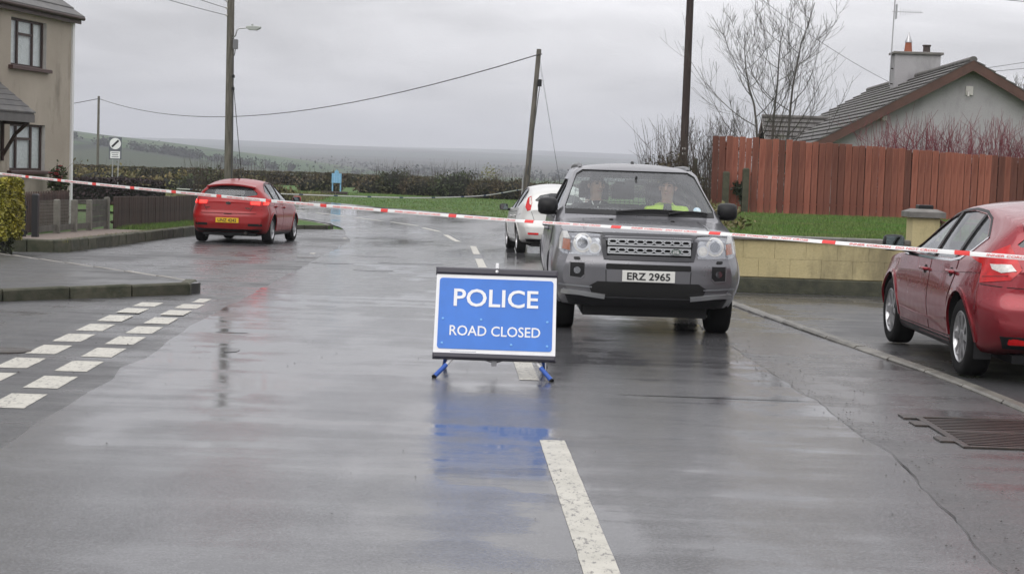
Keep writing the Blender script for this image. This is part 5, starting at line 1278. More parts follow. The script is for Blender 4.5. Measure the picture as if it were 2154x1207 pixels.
for s, pn in ((-1, 'roof'), (1, 'roof')):
    b = MB(); ov = .35; b.add([(0, 0, RH), (s * (HS + ov), 0, EZ - ov * PT), (s * (HS + ov), LN, EZ - ov * PT), (0, LN, RH), (0, 0, RH - .1), (s * (HS + ov), 0, EZ - ov * PT - .1), (s * (HS + ov), LN, EZ - ov * PT - .1), (0, LN, RH - .1)],
        [(0, 1, 2, 3), (4, 7, 6, 5), (0, 4, 5, 1), (1, 5, 6, 2), (2, 6, 7, 3)]); ro = bp(b, pn, m_dark)
    sl = (HS + ov) / math.cos(R(29.5)); n = int(sl / .34)
    for k in range(n + 1):
        a = k * .34 - .02; e = min(a + .37, sl + .04); cs, sn = math.cos(R(29.5)), math.sin(R(29.5))
        P = lambda t, h: (s * (t * cs + h * sn), RH - t * sn + h * cs)
        b = MB(); vs = []
        for yy in (-.06, LN + .06):
            for t, h in ((max(a, .02), .012), (e, .055), (e, .005), (max(a, .02), .002)): px_, pz__ = P(t, h); vs.append((px_, yy, pz__))
        b.add(vs, [(0, 1, 5, 4), (1, 2, 6, 5), (2, 3, 7, 6), (3, 0, 4, 7), (0, 3, 2, 1), (4, 5, 6, 7)]); bp(b, 'tile_course', m_mtile, ro)
    b = MB(); cs, sn = math.cos(R(29.5)), math.sin(R(29.5)); vs = []
    for yy in (-.045, -.005):
        for x_, z_ in ((0, RH - .0), (s * (HS + ov), EZ - ov * PT), (s * (HS + ov), EZ - ov * PT - .26), (0, RH - .29)): vs.append((x_, yy, z_))
    b.add(vs, [(0, 1, 2, 3), (7, 6, 5, 4), (0, 4, 5, 1), (1, 5, 6, 2), (2, 6, 7, 3), (3, 7, 4, 0)]); bp(b, 'bargeboard', m_barge)
    b = MB(); b.add([(0, 0, RH - .12), (s * (HS + ov), 0, EZ - ov * PT - .12), (s * (HS + ov), .36, EZ - ov * PT - .12), (0, .36, RH - .12)], [(0, 1, 2, 3)]); bp(b, 'soffit', m_barge)
    b = MB(); b.bbox((s * 2.35 - .06, .18, RH - 2.35 * PT - .42), (s * 2.35 + .06, .36, RH - 2.35 * PT - .28), .01); bp(b, 'purlin_end', m_reveal)
k = 0
while k * .42 < LN:
    b = MB(); b.tube([(0, k * .42 + .005, RH + .03), (0, k * .42 + .41, RH + .03)], .11, 10, flat=.8); bp(b, 'ridge_tile', m_tile, None, 50); k += 1
b = MB(); b.bbox((-.10, .30, RH - .95), (.10, .36, RH - .70), .01); b.tube([(-.05, .3, RH - .85), (-.05, .2, RH - .9), (-.05, .18, RH - 1.0)], .03, 6); bp(b, 'wall_lamp', m_reveal)
# chimney on the ridge
ch = MB(); ch.bbox((-.75, 8.0, RH - .75), (.72, 8.75, RH + .72), .01); cho = bp(ch, 'chimney', m_rough)
b = MB(); b.bbox((-.83, 7.92, RH + .72), (.80, 8.83, RH + .80), .02); bp(b, 'chimney_cap', m_coping, cho)
b = MB(); b.lathe([(.14, 0), (.13, .06), (.105, .3), (.11, .32)], 16, Matrix.Translation((-.28, 8.38, RH + .8))); bp(b, 'terracotta_pot', M('terracotta', (.30, .09, .045), .7, var=.2), cho, 50)
b = MB(); b.lathe([(.12, 0), (.12, .03), (.06, .18), (.01, .34)], 12, Matrix.Translation((-.28, 8.38, RH + 1.12))); bp(b, 'metal_cowl', m_steel, cho, 50)
b = MB(); b.lathe([(.14, 0), (.12, .05), (.115, .2), (.14, .22), (.14, .26)], 16, Matrix.Translation((.32, 8.38, RH + .8))); bp(b, 'dark_pot', M('sooty_pot', (.06, .045, .04), .8), cho, 50)
b = MB(); b.add([(-.78, 7.98, RH - .42), (.75, 7.98, RH - .42), (.75, 7.75, RH - .52), (-.78, 7.75, RH - .52)], [(0, 1, 2, 3)]); bp(b, 'flashing', M('lead', (.20, .2, .21), .5), cho)
# television aerial strapped to the chimney
ae = MB(); ae.tube([(-.85, 8.3, RH - .3), (-.80, 8.3, RH + 2.9)], .022, 6); aer = tag(empty('television_aerial', bung.location), 'television aerial on a tall mast beside the bungalow chimney', 'aerial')
bp(ae, 'mast', m_steel, aer)
b = MB(); b.tube([(-.9, 8.2, RH + 2.1), (.10, 8.2, RH + 2.1)], .012, 5); bp(b, 'boom', m_steel, aer)
for i in range(9): b = MB(); x = -.62 + i * .08; b.tube([(x, 8.2, RH + 1.98 + i * .008), (x, 8.2, RH + 2.22 - i * .008)], .006, 4); bp(b, 'element', m_steel, aer)
b = MB()
for i in range(7): b.tube([(-.76 + .0 * i, 8.05 + i * .05, RH + 1.86), (-.76, 8.05 + i * .05, RH + 2.34)], .006, 4)
bp(b, 'reflector', m_steel, aer)
for z in (-.25, .25): b = MB(); b.tube([(-.84, 8.3, RH + z), (-.74, 8.3, RH + z)], .02, 5); bp(b, 'bracket', m_iron, aer)
# front wing with its own small gable
wing = MB(); wy, wz, wh = 10.2, 3.05, 1.45; x0, x1 = -4.75, -1.4
wing.add([(x0 + .2, wy - wh + .1, -.3), (x0 + .2, wy + wh - .1, -.3), (x0 + .2, wy + wh - .1, wz - wh * PT), (x0 + .2, wy, wz - .1), (x0 + .2, wy - wh + .1, wz - wh * PT), (-3, wy - wh + .1, -.3), (-3, wy + wh - .1, -.3), (-3, wy + wh - .1, wz - wh * PT), (-3, wy, wz - .1), (-3, wy - wh + .1, wz - wh * PT)],
    [(0, 1, 2, 3, 4), (9, 8, 7, 6, 5), (0, 4, 9, 5), (1, 6, 7, 2), (2, 7, 8, 3), (3, 8, 9, 4)]); wg = bp(wing, 'wing_wall', m_rough)
for s in (-1, 1):
    b = MB(); b.add([(x0, wy, wz), (x0, wy + s * (wh + .25), wz - (wh + .25) * PT), (x1, wy + s * (wh + .25), wz - (wh + .25) * PT), (x1, wy, wz)], [(0, 1, 2, 3)]); wr_ = bp(b, 'wing_roof', m_dark)
    for k in range(6):
        a, e = k * .335, k * .335 + .36; b = MB(); vs = []
        for xx in (x0 - .04, x1):
            for t, h in ((max(a, .01), .012), (e, .055), (e, .004)): vs.append((xx, wy + s * (t * cs + h * sn), wz - t * sn + h * cs))
        b.add(vs, [(0, 1, 4, 3), (1, 2, 5, 4), (0, 2, 1), (3, 4, 5), (0, 3, 5, 2)]); bp(b, 'tile_course', m_mtile, wr_)
    b = MB(); b.add([(x0 - .03, wy, wz + .02), (x0 - .03, wy + s * (wh + .28), wz - (wh + .28) * PT + .02), (x0 - .03, wy + s * (wh + .28), wz - (wh + .28) * PT - .15), (x0 - .03, wy, wz - .16), (x0 + .0, wy, wz + .02), (x0 + .0, wy + s * (wh + .28), wz - (wh + .28) * PT + .02), (x0 + .0, wy + s * (wh + .28), wz - (wh + .28) * PT - .15), (x0 + .0, wy, wz - .16)],
        [(0, 1, 2, 3), (7, 6, 5, 4), (0, 4, 5, 1), (2, 6, 7, 3), (1, 5, 6, 2)]); bp(b, 'wing_bargeboard', m_reveal if s < 0 else m_barge, wg)
b = MB(); b.tube([(x0 - .04, wy, wz + .03), (x1, wy, wz + .03)], .1, 10, flat=.8); bp(b, 'wing_ridge', m_tile, wg, 50)
# ------------------------------------------------------------------ poles and wires
m_pole = M('creosoted_pole', (.075, .068, .055), .9, col2=(.17, .155, .13), vs=3, bmp=.6, bs=30, sc=(6, 6, .6))
m_pole2 = M('dark_creosote_pole', (.022, .014, .012), .8, col2=(.05, .032, .027), vs=3, bmp=.5, bs=30, sc=(6, 6, .6))
m_wire = M('cable', (.05, .05, .055), .6); m_lamp = M('lamp_housing_grey', (.36, .38, .36), .5, var=.1)
def pole(label, base, top, r0, r1, mat, bits=()):
    root = tag(empty('telegraph_pole', base), label, 'pole'); o = Vector(base); b = MB()
    b.tube([Vector((0, 0, -.3))] + [(Vector(top) - o) * t for t in (.25, .5, .75, 1)], [r0 * 1.02, r0 * .97, (r0 + r1) / 2, r1 * 1.03, r1], 14); b.build('pole', mat, root, 50); return root
PL = (-9.38, 55, gz(55))
lp = pole('tall wooden pole carrying a street lamp behind the bright red hatchback', PL, (-9.46, 55, 8.4), .145, .115, m_pole)
L0 = Vector(PL)
b = MB(); b.tube([Vector(q) - L0 for q in ((-9.33, 54.9, 5.55), (-9.24, 54.85, 5.62), (-9.20, 54.85, 5.80), (-9.12, 54.85, 5.86), (-8.86, 54.85, 5.88))], .022, 8); b.build('lamp_arm', m_steel, lp, 50)
b = MB(); vs = []
for x, hw_, zt, zb in ((-8.90, .06, .05, -.02), (-8.82, .12, .07, -.07), (-8.55, .13, .075, -.075), (-8.42, .10, .06, .0)):
    vs += [(x, 54.85 - hw_, 5.89 + zb), (x, 54.85 - hw_, 5.89 + zt * .5), (x, 54.85, 5.89 + zt), (x, 54.85 + hw_, 5.89 + zt * .5), (x, 54.85 + hw_, 5.89 + zb)]
fs = [(0, 1, 2, 3, 4), (19, 18, 17, 16, 15)]
for i in range(3):
    for j in range(5): fs.append((i * 5 + j, i * 5 + (j + 1) % 5, i * 5 + 5 + (j + 1) % 5, i * 5 + 5 + j))
b.add([Vector(q) - L0 for q in vs], fs); lh = b.build('lamp_head', m_lamp, lp, 35)
b = MB(); b.lathe([(.035, 0), (.03, .05), (.001, .06)], 10, Matrix.Translation(Vector((-8.7, 54.85, 5.955)) - L0)); b.build('photocell', m_lamp, lh, 40)
b = MB(); b.bbox(Vector((-9.31, 54.78, 5.18)) - L0, Vector((-9.16, 54.92, 5.5)) - L0, .02); b.build('fuse_box', M('box_grey', (.16, .16, .17), .6), lp)
b = MB(); b.tube([Vector(q) - L0 for q in ((-9.24, 54.85, 5.18), (-9.26, 54.85, 5.0), (-9.31, 54.84, 4.9), (-9.285, 54.84, 4.4), (-9.27, 54.84, 2.5), (-9.26, 54.84, 0))], .016, 6); b.build('cable_down_pole', m_wire, lp, 50)
for z in (4.25, 3.85): b = MB(); b.bbox(Vector((-9.32, 54.8, z)) - L0, Vector((-9.24, 54.9, z + .10)) - L0, .02); b.build('clamp', m_black, lp)
b = MB(); b.tube([Vector((-9.28, 54.9, 4.0)) - L0, Vector((-8.85, 55.3, gz(55))) - L0], .012, 5); b.build('stay_wire', m_wire, lp)
for z in (6.27, 6.5, 6.73): b = MB(); b.lathe([(.02, -.04), (.035, -.02), (.035, .02), (.02, .04)], 8, Matrix.Translation(Vector((-9.56, 54.9, z)) - L0)); b.build('insulator', m_reveal, lp, 40)
PM = (.5, 70, gz(70)); mp_ = pole('leaning wooden pole with a cable box beyond the white hatchback', PM, (.9, 70, 6.6), .13, .10, m_pole)
M0 = Vector(PM)
b = MB(); b.bbox(Vector((.90, 69.82, 5.05)) - M0, Vector((1.06, 69.95, 5.35)) - M0, .03); b.build('cable_box', m_black, mp_)
b = MB(); b.tube([Vector(q) - M0 for q in ((.98, 69.86, 5.05), (.93, 69.85, 4.6), (.80, 69.84, 3.2), (.72, 69.84, 2.2), (.60, 69.84, 1.4), (.72, 69.84, 1.3), (.63, 69.84, .9), (.5, 69.85, -.4))], .02, 6); b.build('cable_down_pole', m_wire, mp_, 50)
b = MB(); b.tube([Vector((.44, 69.84, 1.6)) - M0, Vector((.36, 69.84, -.4)) - M0], .035, 8); b.build('cable_guard', m_steel, mp_, 50)
for k, (za, x2) in enumerate(((6.35, 2.3), (6.1, 2.35))): b = MB(); b.tube([Vector((.92, 70, za)) - M0, Vector((x2, 71.5, gz(71))) - M0], .0045, 4); b.build('stay_wire', m_wire, mp_)
b = MB(); b.tube([Vector((.82, 69.9, 6.35)) - M0, Vector((1.02, 69.9, 6.4)) - M0], .03, 6); b.build('bracket', m_iron, mp_)
PR = (5.07, 50, gz(50)); rp_ = pole('dark creosoted pole rising behind the police four-by-four', PR, (5.07, 50, 9.0), .125, .105, m_pole2)
for z in (2.35, 2.2): b = MB(); b.bbox((-.06, -.135, z - gz(50)), (.05, -.115, z + .06 - gz(50)), .004); b.build('marker_tag', m_reveal, rp_)
PF = (-37.3, 150, Z(0, 150)); pole('thin far pole above the hedge on the left', PF, (-37.3, 150, 6.75), .12, .10, m_pole)
def wire(label, a, c, sag, r=.016, n=24):
    a, c = Vector(a), Vector(c); pts = []
    for i in range(n + 1): t = i / n; p = a.lerp(c, t); p.z -= 4 * sag * t * (1 - t); pts.append(p)
    b = MB(); b.tube(pts, r, 5); o = b.build('overhead_wire', m_wire, None, 60); tag(o, label, 'wire'); return o
wire('long sagging wire from the far pole to the leaning pole', (-37.2, 150, 6.5), (.82, 69.9, 6.35), 2.05, .024)
wire('wire leaving the far pole behind the beige house', (-37.4, 150, 6.5), (-75, 160, 6.6), 2.0, .03)
for z, q, lb in ((6.27, (-16, 27, 8.0), 'lowest'), (6.5, (-15, 28, 8.6), 'middle'), (6.73, (-14, 29, 9.0), 'topmost')): wire(lb + ' of three wires reaching left from the street lamp pole', (-9.56, 54.9, z), q, .45, .010)
wire('lower wire crossing the sky above the bungalow chimney', (5.07, 50, 8.0), (28, 41, 6.0), .55, .010)
wire('upper wire crossing the top right corner of the sky', (5.07, 50, 8.7), (28, 40, 6.35), .4, .010)
wire('thin drop wire running down to the bungalow ridge', (5.07, 50, 8.5), (13.75, 62, 5.3), .3, .008)
for q, lb in (((30, 52, 9.0), 'upper wire rising from the bungalow roof to the right'), ((30, 50, 8.0), 'lower wire rising from the bungalow roof to the right')): wire(lb, (13.6, 58, 5.2), q, .35, .008)
# metal hoop frame beside the dark pole
b = MB(); b.tube([(4.62, 50, -.4), (4.62, 50, 2.0), (4.72, 50, 2.15)], .03, 6); b.tube([(4.62, 50, 1.5), (4.78, 50, 1.95), (4.95, 50, 2.2)], .025, 6); o = b.build('steel_bracket_post', m_steel, None, 50); tag(o, 'grey steel post with a slanting strut beside the dark pole', 'post')
b = MB(); b.bbox((-.07, -.07, 0), (.07, .07, 2.2), .02); o = b.build('short_post', m_mossy); o.location = (5.42, 50, -.1); tag(o, 'short wooden post just right of the dark pole', 'post')

# ------------------------------------------------------------------ police sign
m_blue = M('sign_blue', (.026, .165, .60), .35, var=.06, vs=6); m_signw = M('sign_white', (.80, .80, .81), .4, var=.04, vs=8); m_bars = M('charcoal_edge', (.045, .042, .055), .45)
m_tubew = M('white_tube', (.62, .62, .62), .4); m_sleeve = M('blue_sleeve', (.02, .085, .38), .45); m_bolt = M('pale_rivet', (.16, .42, .80), .3)
sg = tag(empty('police_sign', (-.145, 12.9, 0)), 'blue police road closed sign on folding legs in the road', 'sign'); S0 = Vector(sg.location)
up = Vector((0, .245, .6845)).normalized(); ms = frame(None, (1, 0, 0), up, Vector((-.145, 12.70, .148)) - S0)
def sp(b, name, mat, parent=None, smooth=None):
    me = b.mesh(name); me.transform(ms); return link(name, me, mat, parent or sg, smooth)
W = .470; b = MB(); b.prism([(-W, .03), (W, .03), (W - .004, .70), (-W + .004, .70)], -.012, .0, ); bdp = sp(b, 'board', m_signw)
b = MB(); b.prism(rnd_poly(-.442, .442, .078, .642, .024), .0, .003); sp(b, 'blue_panel', m_blue, bdp)
b = MB(); b.prism(rnd_poly(-.440, .440, .078, .352, .02), .003, .0045); sp(b, 'lower_plate', m_blue, bdp)
for tx, wd, ht, yc in (('POLICE', .655, .142, .487), ('ROAD CLOSED', .700, .080, .224)):
    me = fit_text(text_mesh(tx, .1, .0008, .0014 if tx == 'POLICE' else .0009), wd, ht); me.transform(ms @ Matrix.Translation((0, yc, .0065))); link('lettering', me, m_signw, bdp)
for u, v in ((-.405, .315), (-.11, .315), (.402, .312), (-.405, .122), (.128, .122), (.405, .120)): b = MB(); b.lathe([(.010, .004), (.009, .008), (.001, .010)], 10, Matrix.Translation((u, v, 0))); sp(b, 'rivet', m_bolt, bdp, 50)
b = MB(); b.prism([(-.34, .055), (-.14, .055), (-.14, .060), (-.34, .060)], 0, .001); sp(b, 'maker_line', M('fine_print', (.35, .36, .42), .5), bdp)
for v0, v1, nm in ((.0, .045, 'bottom_rail'), (.672, .727, 'top_rail')):
    b = MB(); b.bbox((-W - .004, v0, -.035), (W + .004, v1, .018), .012, Matrix.Identity(4)); sp(b, nm, m_bars)
b = MB(); b.bbox((-.012, .727, -.01), (.012, .775, .004), .006); sp(b, 'carry_tab', m_signw); b = MB(); b.lathe([(.014, .016), (.012, .024), (.001, .026)], 10, Matrix.Translation((0, .70, 0))); sp(b, 'latch', m_steel)
def leg(name, a, c, split=.5):
    a, c = Vector(a) - S0, Vector(c) - S0; m = a.lerp(c, split); b = MB(); b.tube([a, m], .0125, 8); l = b.build(name, m_tubew, sg, 50)
    b = MB(); b.tube([m, a.lerp(c, .95)], .018, 8); b.build('blue_sleeve', m_sleeve, l, 50); b = MB(); d = (c - a).normalized(); b.tube([a.lerp(c, .94), c], [.017, .020], 8); b.build('rubber_foot', m_rubber, l, 50)
leg('leg', (-.42, 12.78, .19), (-.60, 12.60, .012)); leg('leg', (.13, 12.78, .19), (.305, 12.60, .012))
leg('leg', (-.44, 12.92, .34), (-.56, 13.50, .012), .55); leg('leg', (.15, 12.92, .34), (.27, 13.50, .012), .55)
for s in (-1, 1): b = MB(); b.tube([Vector((-.145 + s * .13, 12.80, .155)) - S0, Vector((-.145 + s * .02, 12.86, .115)) - S0], .009, 6); b.build('spring_arm', m_steel, sg); b = MB(); b.tube([Vector((-.145 + s * .40, 12.66, .07)) - S0, Vector((-.145 + s * .41, 13.3, .11)) - S0], .006, 5); b.build('brace', m_steel, sg)
b = MB(); b.bbox(Vector((-.165, 12.82, .085)) - S0, Vector((-.125, 12.88, .15)) - S0, .008); b.build('spring_clamp', m_steel, sg)

# ------------------------------------------------------------------ cordon tapes
m_tapew = M('white_tape', (.74, .74, .73), .35, var=.05, vs=3); m_taper = M('red_tape', (.70, .035, .03), .35); m_tapet = M('tape_print', (.66, .07, .07), .4)
def tape(name, label, pts, wd, pitch, red_len, text, m_a, m_b, m_t, phase=0., roll=lambda s: .25, twist=True):
    """ribbon along a hanging line; blocks and print are pieces of the tape"""
    P = np.array(pts, float); d = np.r_[0, np.cumsum(np.linalg.norm(np.diff(P, axis=0), axis=1))]; L = d[-1]
    ev = lambda s: Vector([float(pchip(d, P[:, k], s)) for k in range(3)])
    root = tag(empty(name, tuple(ev(0))), label, 'tape'); o = Vector(root.location)
    def pt(s, v, h=0.):
        p = ev(s); t = (ev(min(L, s + .05)) - ev(max(0, s - .05))).normalized(); side = Vector((t.y, -t.x, 0)).normalized(); side = side if side.y < 0 else -side
        a = roll(s); upv = Vector((0, 0, 1)) * math.cos(a) + side * math.sin(a); nrm = side * math.cos(a) - Vector((0, 0, 1)) * math.sin(a); return p + upv * v + nrm * h - o
    def seg(s0, s1, nm, mat, h, slant=0, k=None, thick=.0):
        k = k or max(2, int((s1 - s0) / .12)); vs = []; fs = []
        for i in range(k + 1):
            s = s0 + (s1 - s0) * i / k
            for v in (-1, 0, 1): vs.append(pt(min(L, max(0, s + slant * -v * wd / 2)), v * wd / 2, h + (.004 if v == 0 else 0)))
            if i:
                for j in (0, 1): fs.append((3 * i - 3 + j, 3 * i - 2 + j, 3 * i + 1 + j, 3 * i + j))
        me = bpy.data.meshes.new(nm); me.from_pydata(vs, [], fs); me.update(); return link(nm, me, mat, root, 60)
    seg(0, L, 'ribbon', m_a, 0)
    tm_ = None
    s = phase
    while s < L - .3:
        if s > 0: seg(s, s + red_len, 'colour_block', m_b, .0025, .35)
        if text and s + pitch < L:
            me = fit_text(text_mesh(text, .04, 0, .0006), (pitch - red_len) * .74, wd * .52); me = me.copy() if False else me
            n = len(me.vertices); a = np.empty(n * 3, np.float32); me.vertices.foreach_get('co', a); a = a.reshape(-1, 3); c0 = s + red_len + (pitch - red_len) / 2
            q = np.array([pt(min(L, max(0, c0 + x)), y - wd * .06, .006) for x, y, _ in a], np.float32); me.vertices.foreach_set('co', q.ravel()); me.update(); link('printed_warning', me, m_t, root)
        s += pitch
    return root
TP = [(-9.6, 28.7, 1.30), (-8.31, 27, 1.24), (-3.78, 21.15, 1.137), (-1.85, 18.65, 1.114), (-.08, 16.36, 1.110), (.72, 15.33, 1.118), (1.87, 13.83, 1.130), (2.93, 12.46, 1.122), (3.6, 11.6, 1.118), (5.4, 9.3, 1.12)]
tape('cordon_tape', 'red and white cordon tape stretched across the road in front of the cars', TP, .037, 1.27, .135, 'INNER CORDON · DO NOT CROSS', m_tapew, m_taper, m_tapet, phase=.62, roll=lambda s: -.15 - .7 * max(0, min(1, (s - 12) / 5)) * (1 if s < 19.5 else max(.55, 1 - (s - 19.5) * .3)))
m_tb = M('blue_tape', (.06, .09, .20), .4)
tape('cordon_tape', 'thin blue and white tape in front of the far grass verge', [(-12.5, 62, .42), (-9.0, 62.5, .36), (-4.5, 64.5, .33), (-1.5, 66.5, .45), (.42, 69.8, .75)], .042, 1.35, .16, None, m_tapew, m_tb, None, phase=.5)

# ------------------------------------------------------------------ ironwork in the road
gl = tag(empty('gully_grate', (3.15, 10.75, .014)), 'cast iron slatted gully grate by the right kerb', 'grate')
b = MB(); m45 = Matrix.Identity(4)
b.box((-.36, -.62, -.04), (.55, .62, -.012)); b.build('pit', m_dark, gl)
for (x0, y0, x1, y1) in ((-.38, -.64, -.33, .64), (.53, -.64, .58, .64), (-.33, -.64, .53, -.59), (-.33, .59, .53, .64), (-.33, -.025, .53, .025)): b = MB(); b.bbox((x0, y0, -.02), (x1, y1, .004), .004); b.build('frame_bar', m_iron, gl)
for half in (0, 1):
    for i in range(8):
        yy = -.56 + half * .615 + i * .068; b = MB(); sk = .10 if half else -.10
        b.add([(x, y + (x - .1) * sk, z) for x in (-.325, .525) for y, z in ((yy, -.02), (yy, .001), (yy + .034, .001), (yy + .034, -.02))], [(0, 1, 5, 4), (1, 2, 6, 5), (2, 3, 7, 6), (0, 3, 2, 1), (4, 5, 6, 7)]); b.build('slat', m_iron, gl)
for i, (dx, dy) in enumerate(((-.41, .30), (-.41, -.35), (-.41, .62))): b = MB(); b.bbox((dx - .06, dy - .09, -.02), (dx + .03, dy + .09, .003), .004); b.build('hinge_lug', m_iron, gl)
b = MB(); b.lathe([(.001, .0), (.16, .0), (.17, .004), (.20, .004), (.20, -.02)], 24); o = b.build('stop_valve_cover', m_iron, None, 30); o.location = (-4.1, 13.4, .008); tag(o, 'small round iron cover beside the give-way markings', 'manhole cover')
b = MB(); b.bbox((-.16, -.16, -.02), (.16, .16, .003), .004); o = b.build('service_cover', m_iron); o.location = (-3.9, 31.5, Z(0, 31.5) + .01); tag(o, 'square iron service cover in the lay-by surface', 'manhole cover')
# tarmac patches, a painted pole reflection, cracks and grit
m_patch = wet_asphalt('tarmac_and_reflection_patch', (.032, .032, .033), .12, .3, 1.2)
def blob(cx, cy, rx, ry, k=22, seed=0): return [(cx + rx * math.cos(t) * (1 + .28 * noise.noise((math.cos(t) * 1.6, math.sin(t) * 1.6, seed))), cy + ry * math.sin(t) * (1 + .28 * noise.noise((math.cos(t) * 1.6 + 9, math.sin(t) * 1.6, seed)))) for t in np.linspace(0, 2 * math.pi, k, endpoint=False)]
for i, (cx, cy, rx, ry) in enumerate(((-2.36, 13.95, .07, .16), (-2.6, 15.4, .16, .05), (1.5, 12.0, .75, .02), (-2.3, 27.5, .35, .3), (-1.9, 30.5, .6, .28), (-3.2, 29.5, .4, .25), (-2.7, 33, .5, .3))):  # first blob paints the lamp pole's dark reflection on the wet road
    sheet('tarmac_and_reflection_patch', blob(cx, cy, rx, ry, seed=i), .0115, m_patch, .3, parent=road, kind=None)
m_pebble = M('grit', (.05, .045, .042), .5, island=.6)
def grit(n, x0, x1, y0, y1, r):
    v = []; f = []; base = np.array([(1, 0, 0), (-.5, .87, 0), (-.5, -.87, 0), (0, 0, .9)])
    for i in range(n):
        x, y = random.uniform(x0, x1), y0 + (y1 - y0) * random.random() ** 1.3; s = r * random.uniform(.35, 1.0) ** 2; a = random.uniform(0, 6.28); c, q = math.cos(a), math.sin(a); k = len(v)
        v += [(x + s * (p[0] * c - p[1] * q), y + s * (p[0] * q + p[1] * c), Z(x, y) + .011 + s * p[2]) for p in base]; f += [(k, k + 1, k + 3), (k + 1, k + 2, k + 3), (k + 2, k, k + 3)]
    return v, f
v1, f1 = grit(260, -3.4, 2.2, 6, 22, .007); v2, f2 = grit(350, 2.2, 3.6, 6, 20, .008); v3, f3 = grit(500, -7.5, -3.2, 12, 40, .012)
v2f = [tuple(a + len(v1) for a in t) for t in f2]; v3f = [tuple(a + len(v1) + len(v2) for a in t) for t in f3]
o = link('road_grit', npmesh('road_grit', v1 + v2 + v3, f1 + v2f + v3f), m_pebble); o['kind'] = 'stuff'

# ------------------------------------------------------------------ far signs
sn = tag(empty('speed_sign', (-19.8, 83, Z(0, 83))), 'end of speed limit sign with black diagonal bar on the left verge', 'sign'); q0 = 1.36 - Z(0, 83)
m_signgrey = M('sign_backing', (.11, .12, .14), .5)
b = MB(); b.bbox((-.31, -.02, q0), (.31, .02, q0 + 1.1), .01); b.build('backing', m_signgrey, sn)
b = MB(); b.prism(disc_poly(0, q0 + .78, .28, 28), -.035, -.022, Matrix(((1, 0, 0, 0), (0, 0, 1, 0), (0, 1, 0, 0), (0, 0, 0, 1)))); b.build('white_disc', m_signw, sn)
b = MB(); b.prism([(-.235, -.05), (.235, -.05), (.235, .05), (-.235, .05)], -.041, -.0355, Matrix(((1, 0, 0, 0), (0, 0, 1, 0), (0, 1, 0, q0 + .78), (0, 0, 0, 1))) @ Matrix.Rotation(R(45), 4, 'Z')); b.build('diagonal_bar', m_ink, sn)
b = MB(); b.bbox((-.24, -.034, q0 + .05), (.24, -.021, q0 + .40), .004); pt_ = b.build('lower_plate', m_signw, sn)
for z, wd in ((.32, .18), (.225, .15), (.13, .17)): b = MB(); b.box((-wd, -.038, q0 + z - .016), (wd, -.0345, q0 + z + .016)); b.build('worn_text_line', m_signgrey, pt_)
for s in (-1, 1): b = MB(); b.tube([(s * .14, .05, -.2), (s * .14, .05, q0 + 1.0)], .03, 8); b.build('post', m_steel, sn, 50)
nbd = tag(empty('notice_board', (-10.55, 100, Z(0, 100))), 'pale blue village notice board on two posts across the verge', 'notice board'); m_nb = M('pale_blue_paint', (.20, .42, .62), .5, var=.12, vs=6); zb_ = .36 - Z(0, 100)
b = MB(); b.bbox((-.29, -.03, zb_), (.29, .03, zb_ + .58), .01); b.build('board', m_nb, nbd)
b = MB(); b.prism([(-.13, zb_ + .58), (.13, zb_ + .58), (.13, zb_ + .68), (0, zb_ + .80), (-.13, zb_ + .68)], -.03, .03, Matrix(((1, 0, 0, 0), (0, 0, 1, 0), (0, 1, 0, 0), (0, 0, 0, 1)))); b.build('crest', m_nb, nbd)
for x in (-.12, .02, .16): b = MB(); b.box((x - .015, -.045, zb_ + .02), (x + .015, -.031, zb_ + .56)); b.build('batten', M('blue_batten', (.30, .52, .72), .5) if x < -.1 else bpy.data.materials['blue_batten'], nbd)
for s in (-1, 1): b = MB(); b.bbox((s * .24 - .04, .031, -.1), (s * .24 + .04, .10, zb_ + .56), .01); b.build('post', m_nb, nbd)
b = MB(); b.bbox((-.8, -.5, -.15), (.75, .1, .13), .03); o = b.build('planter', M('planter_wood', (.04, .03, .025), .85)); o.location = (-10.55, 99.4, Z(0, 99.4)); tag(o, 'dark low planter under the pale blue notice board', 'planter')

# ------------------------------------------------------------------ vegetation
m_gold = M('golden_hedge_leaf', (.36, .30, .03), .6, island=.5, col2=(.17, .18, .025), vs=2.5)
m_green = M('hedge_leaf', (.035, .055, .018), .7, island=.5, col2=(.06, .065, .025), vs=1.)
m_brownleaf = M('winter_leaf', (.09, .062, .034), .8, island=.55, col2=(.055, .062, .025), vs=.5)
m_bramble = M('bramble_leaf', (.17, .125, .055), .8, island=.5, col2=(.095, .105, .035), vs=.6)
m_twig = M('twig', (.06, .045, .036), .9, island=.3); m_twigred = M('dogwood_stem', (.15, .025, .035), .7, island=.35); m_bark = M('bark', (.075, .07, .06), .9, var=.25, vs=6)
m_ivy = M('ivy_leaf', (.018, .03, .012), .5, island=.5)
m_core = M('hedge_core', (.012, .013, .008), 1.)  # solid near-black filler; the shade deep in the foliage put into its colour
def hedge_pts(n, x0, x1, y0, y1, z0, z1, rough=.12, shell=.75, seed=0):
    """points near the faces of a clipped hedge"""
    o = []
    while len(o) < n:
        x, y, z = random.uniform(x0, x1), random.uniform(y0, y1), random.uniform(z0, z1)
        if random.random() < shell:
            f = random.choice('ftfftlr'); 
            if f == 'f': y = y0 + abs(random.gauss(0, .06))
            elif f == 't': z = z1 - abs(random.gauss(0, .06))
            elif f == 'l': x = x0 + abs(random.gauss(0, .06))
            else: x = x1 - abs(random.gauss(0, .06))
        q = noise.noise((x * 1.7 + seed, y * 1.7, z * 1.7)); o.append((x + q * rough, y + q * rough, z + rough * noise.noise((x * 1.3 + seed, y * 1.3, 5))))
    return o
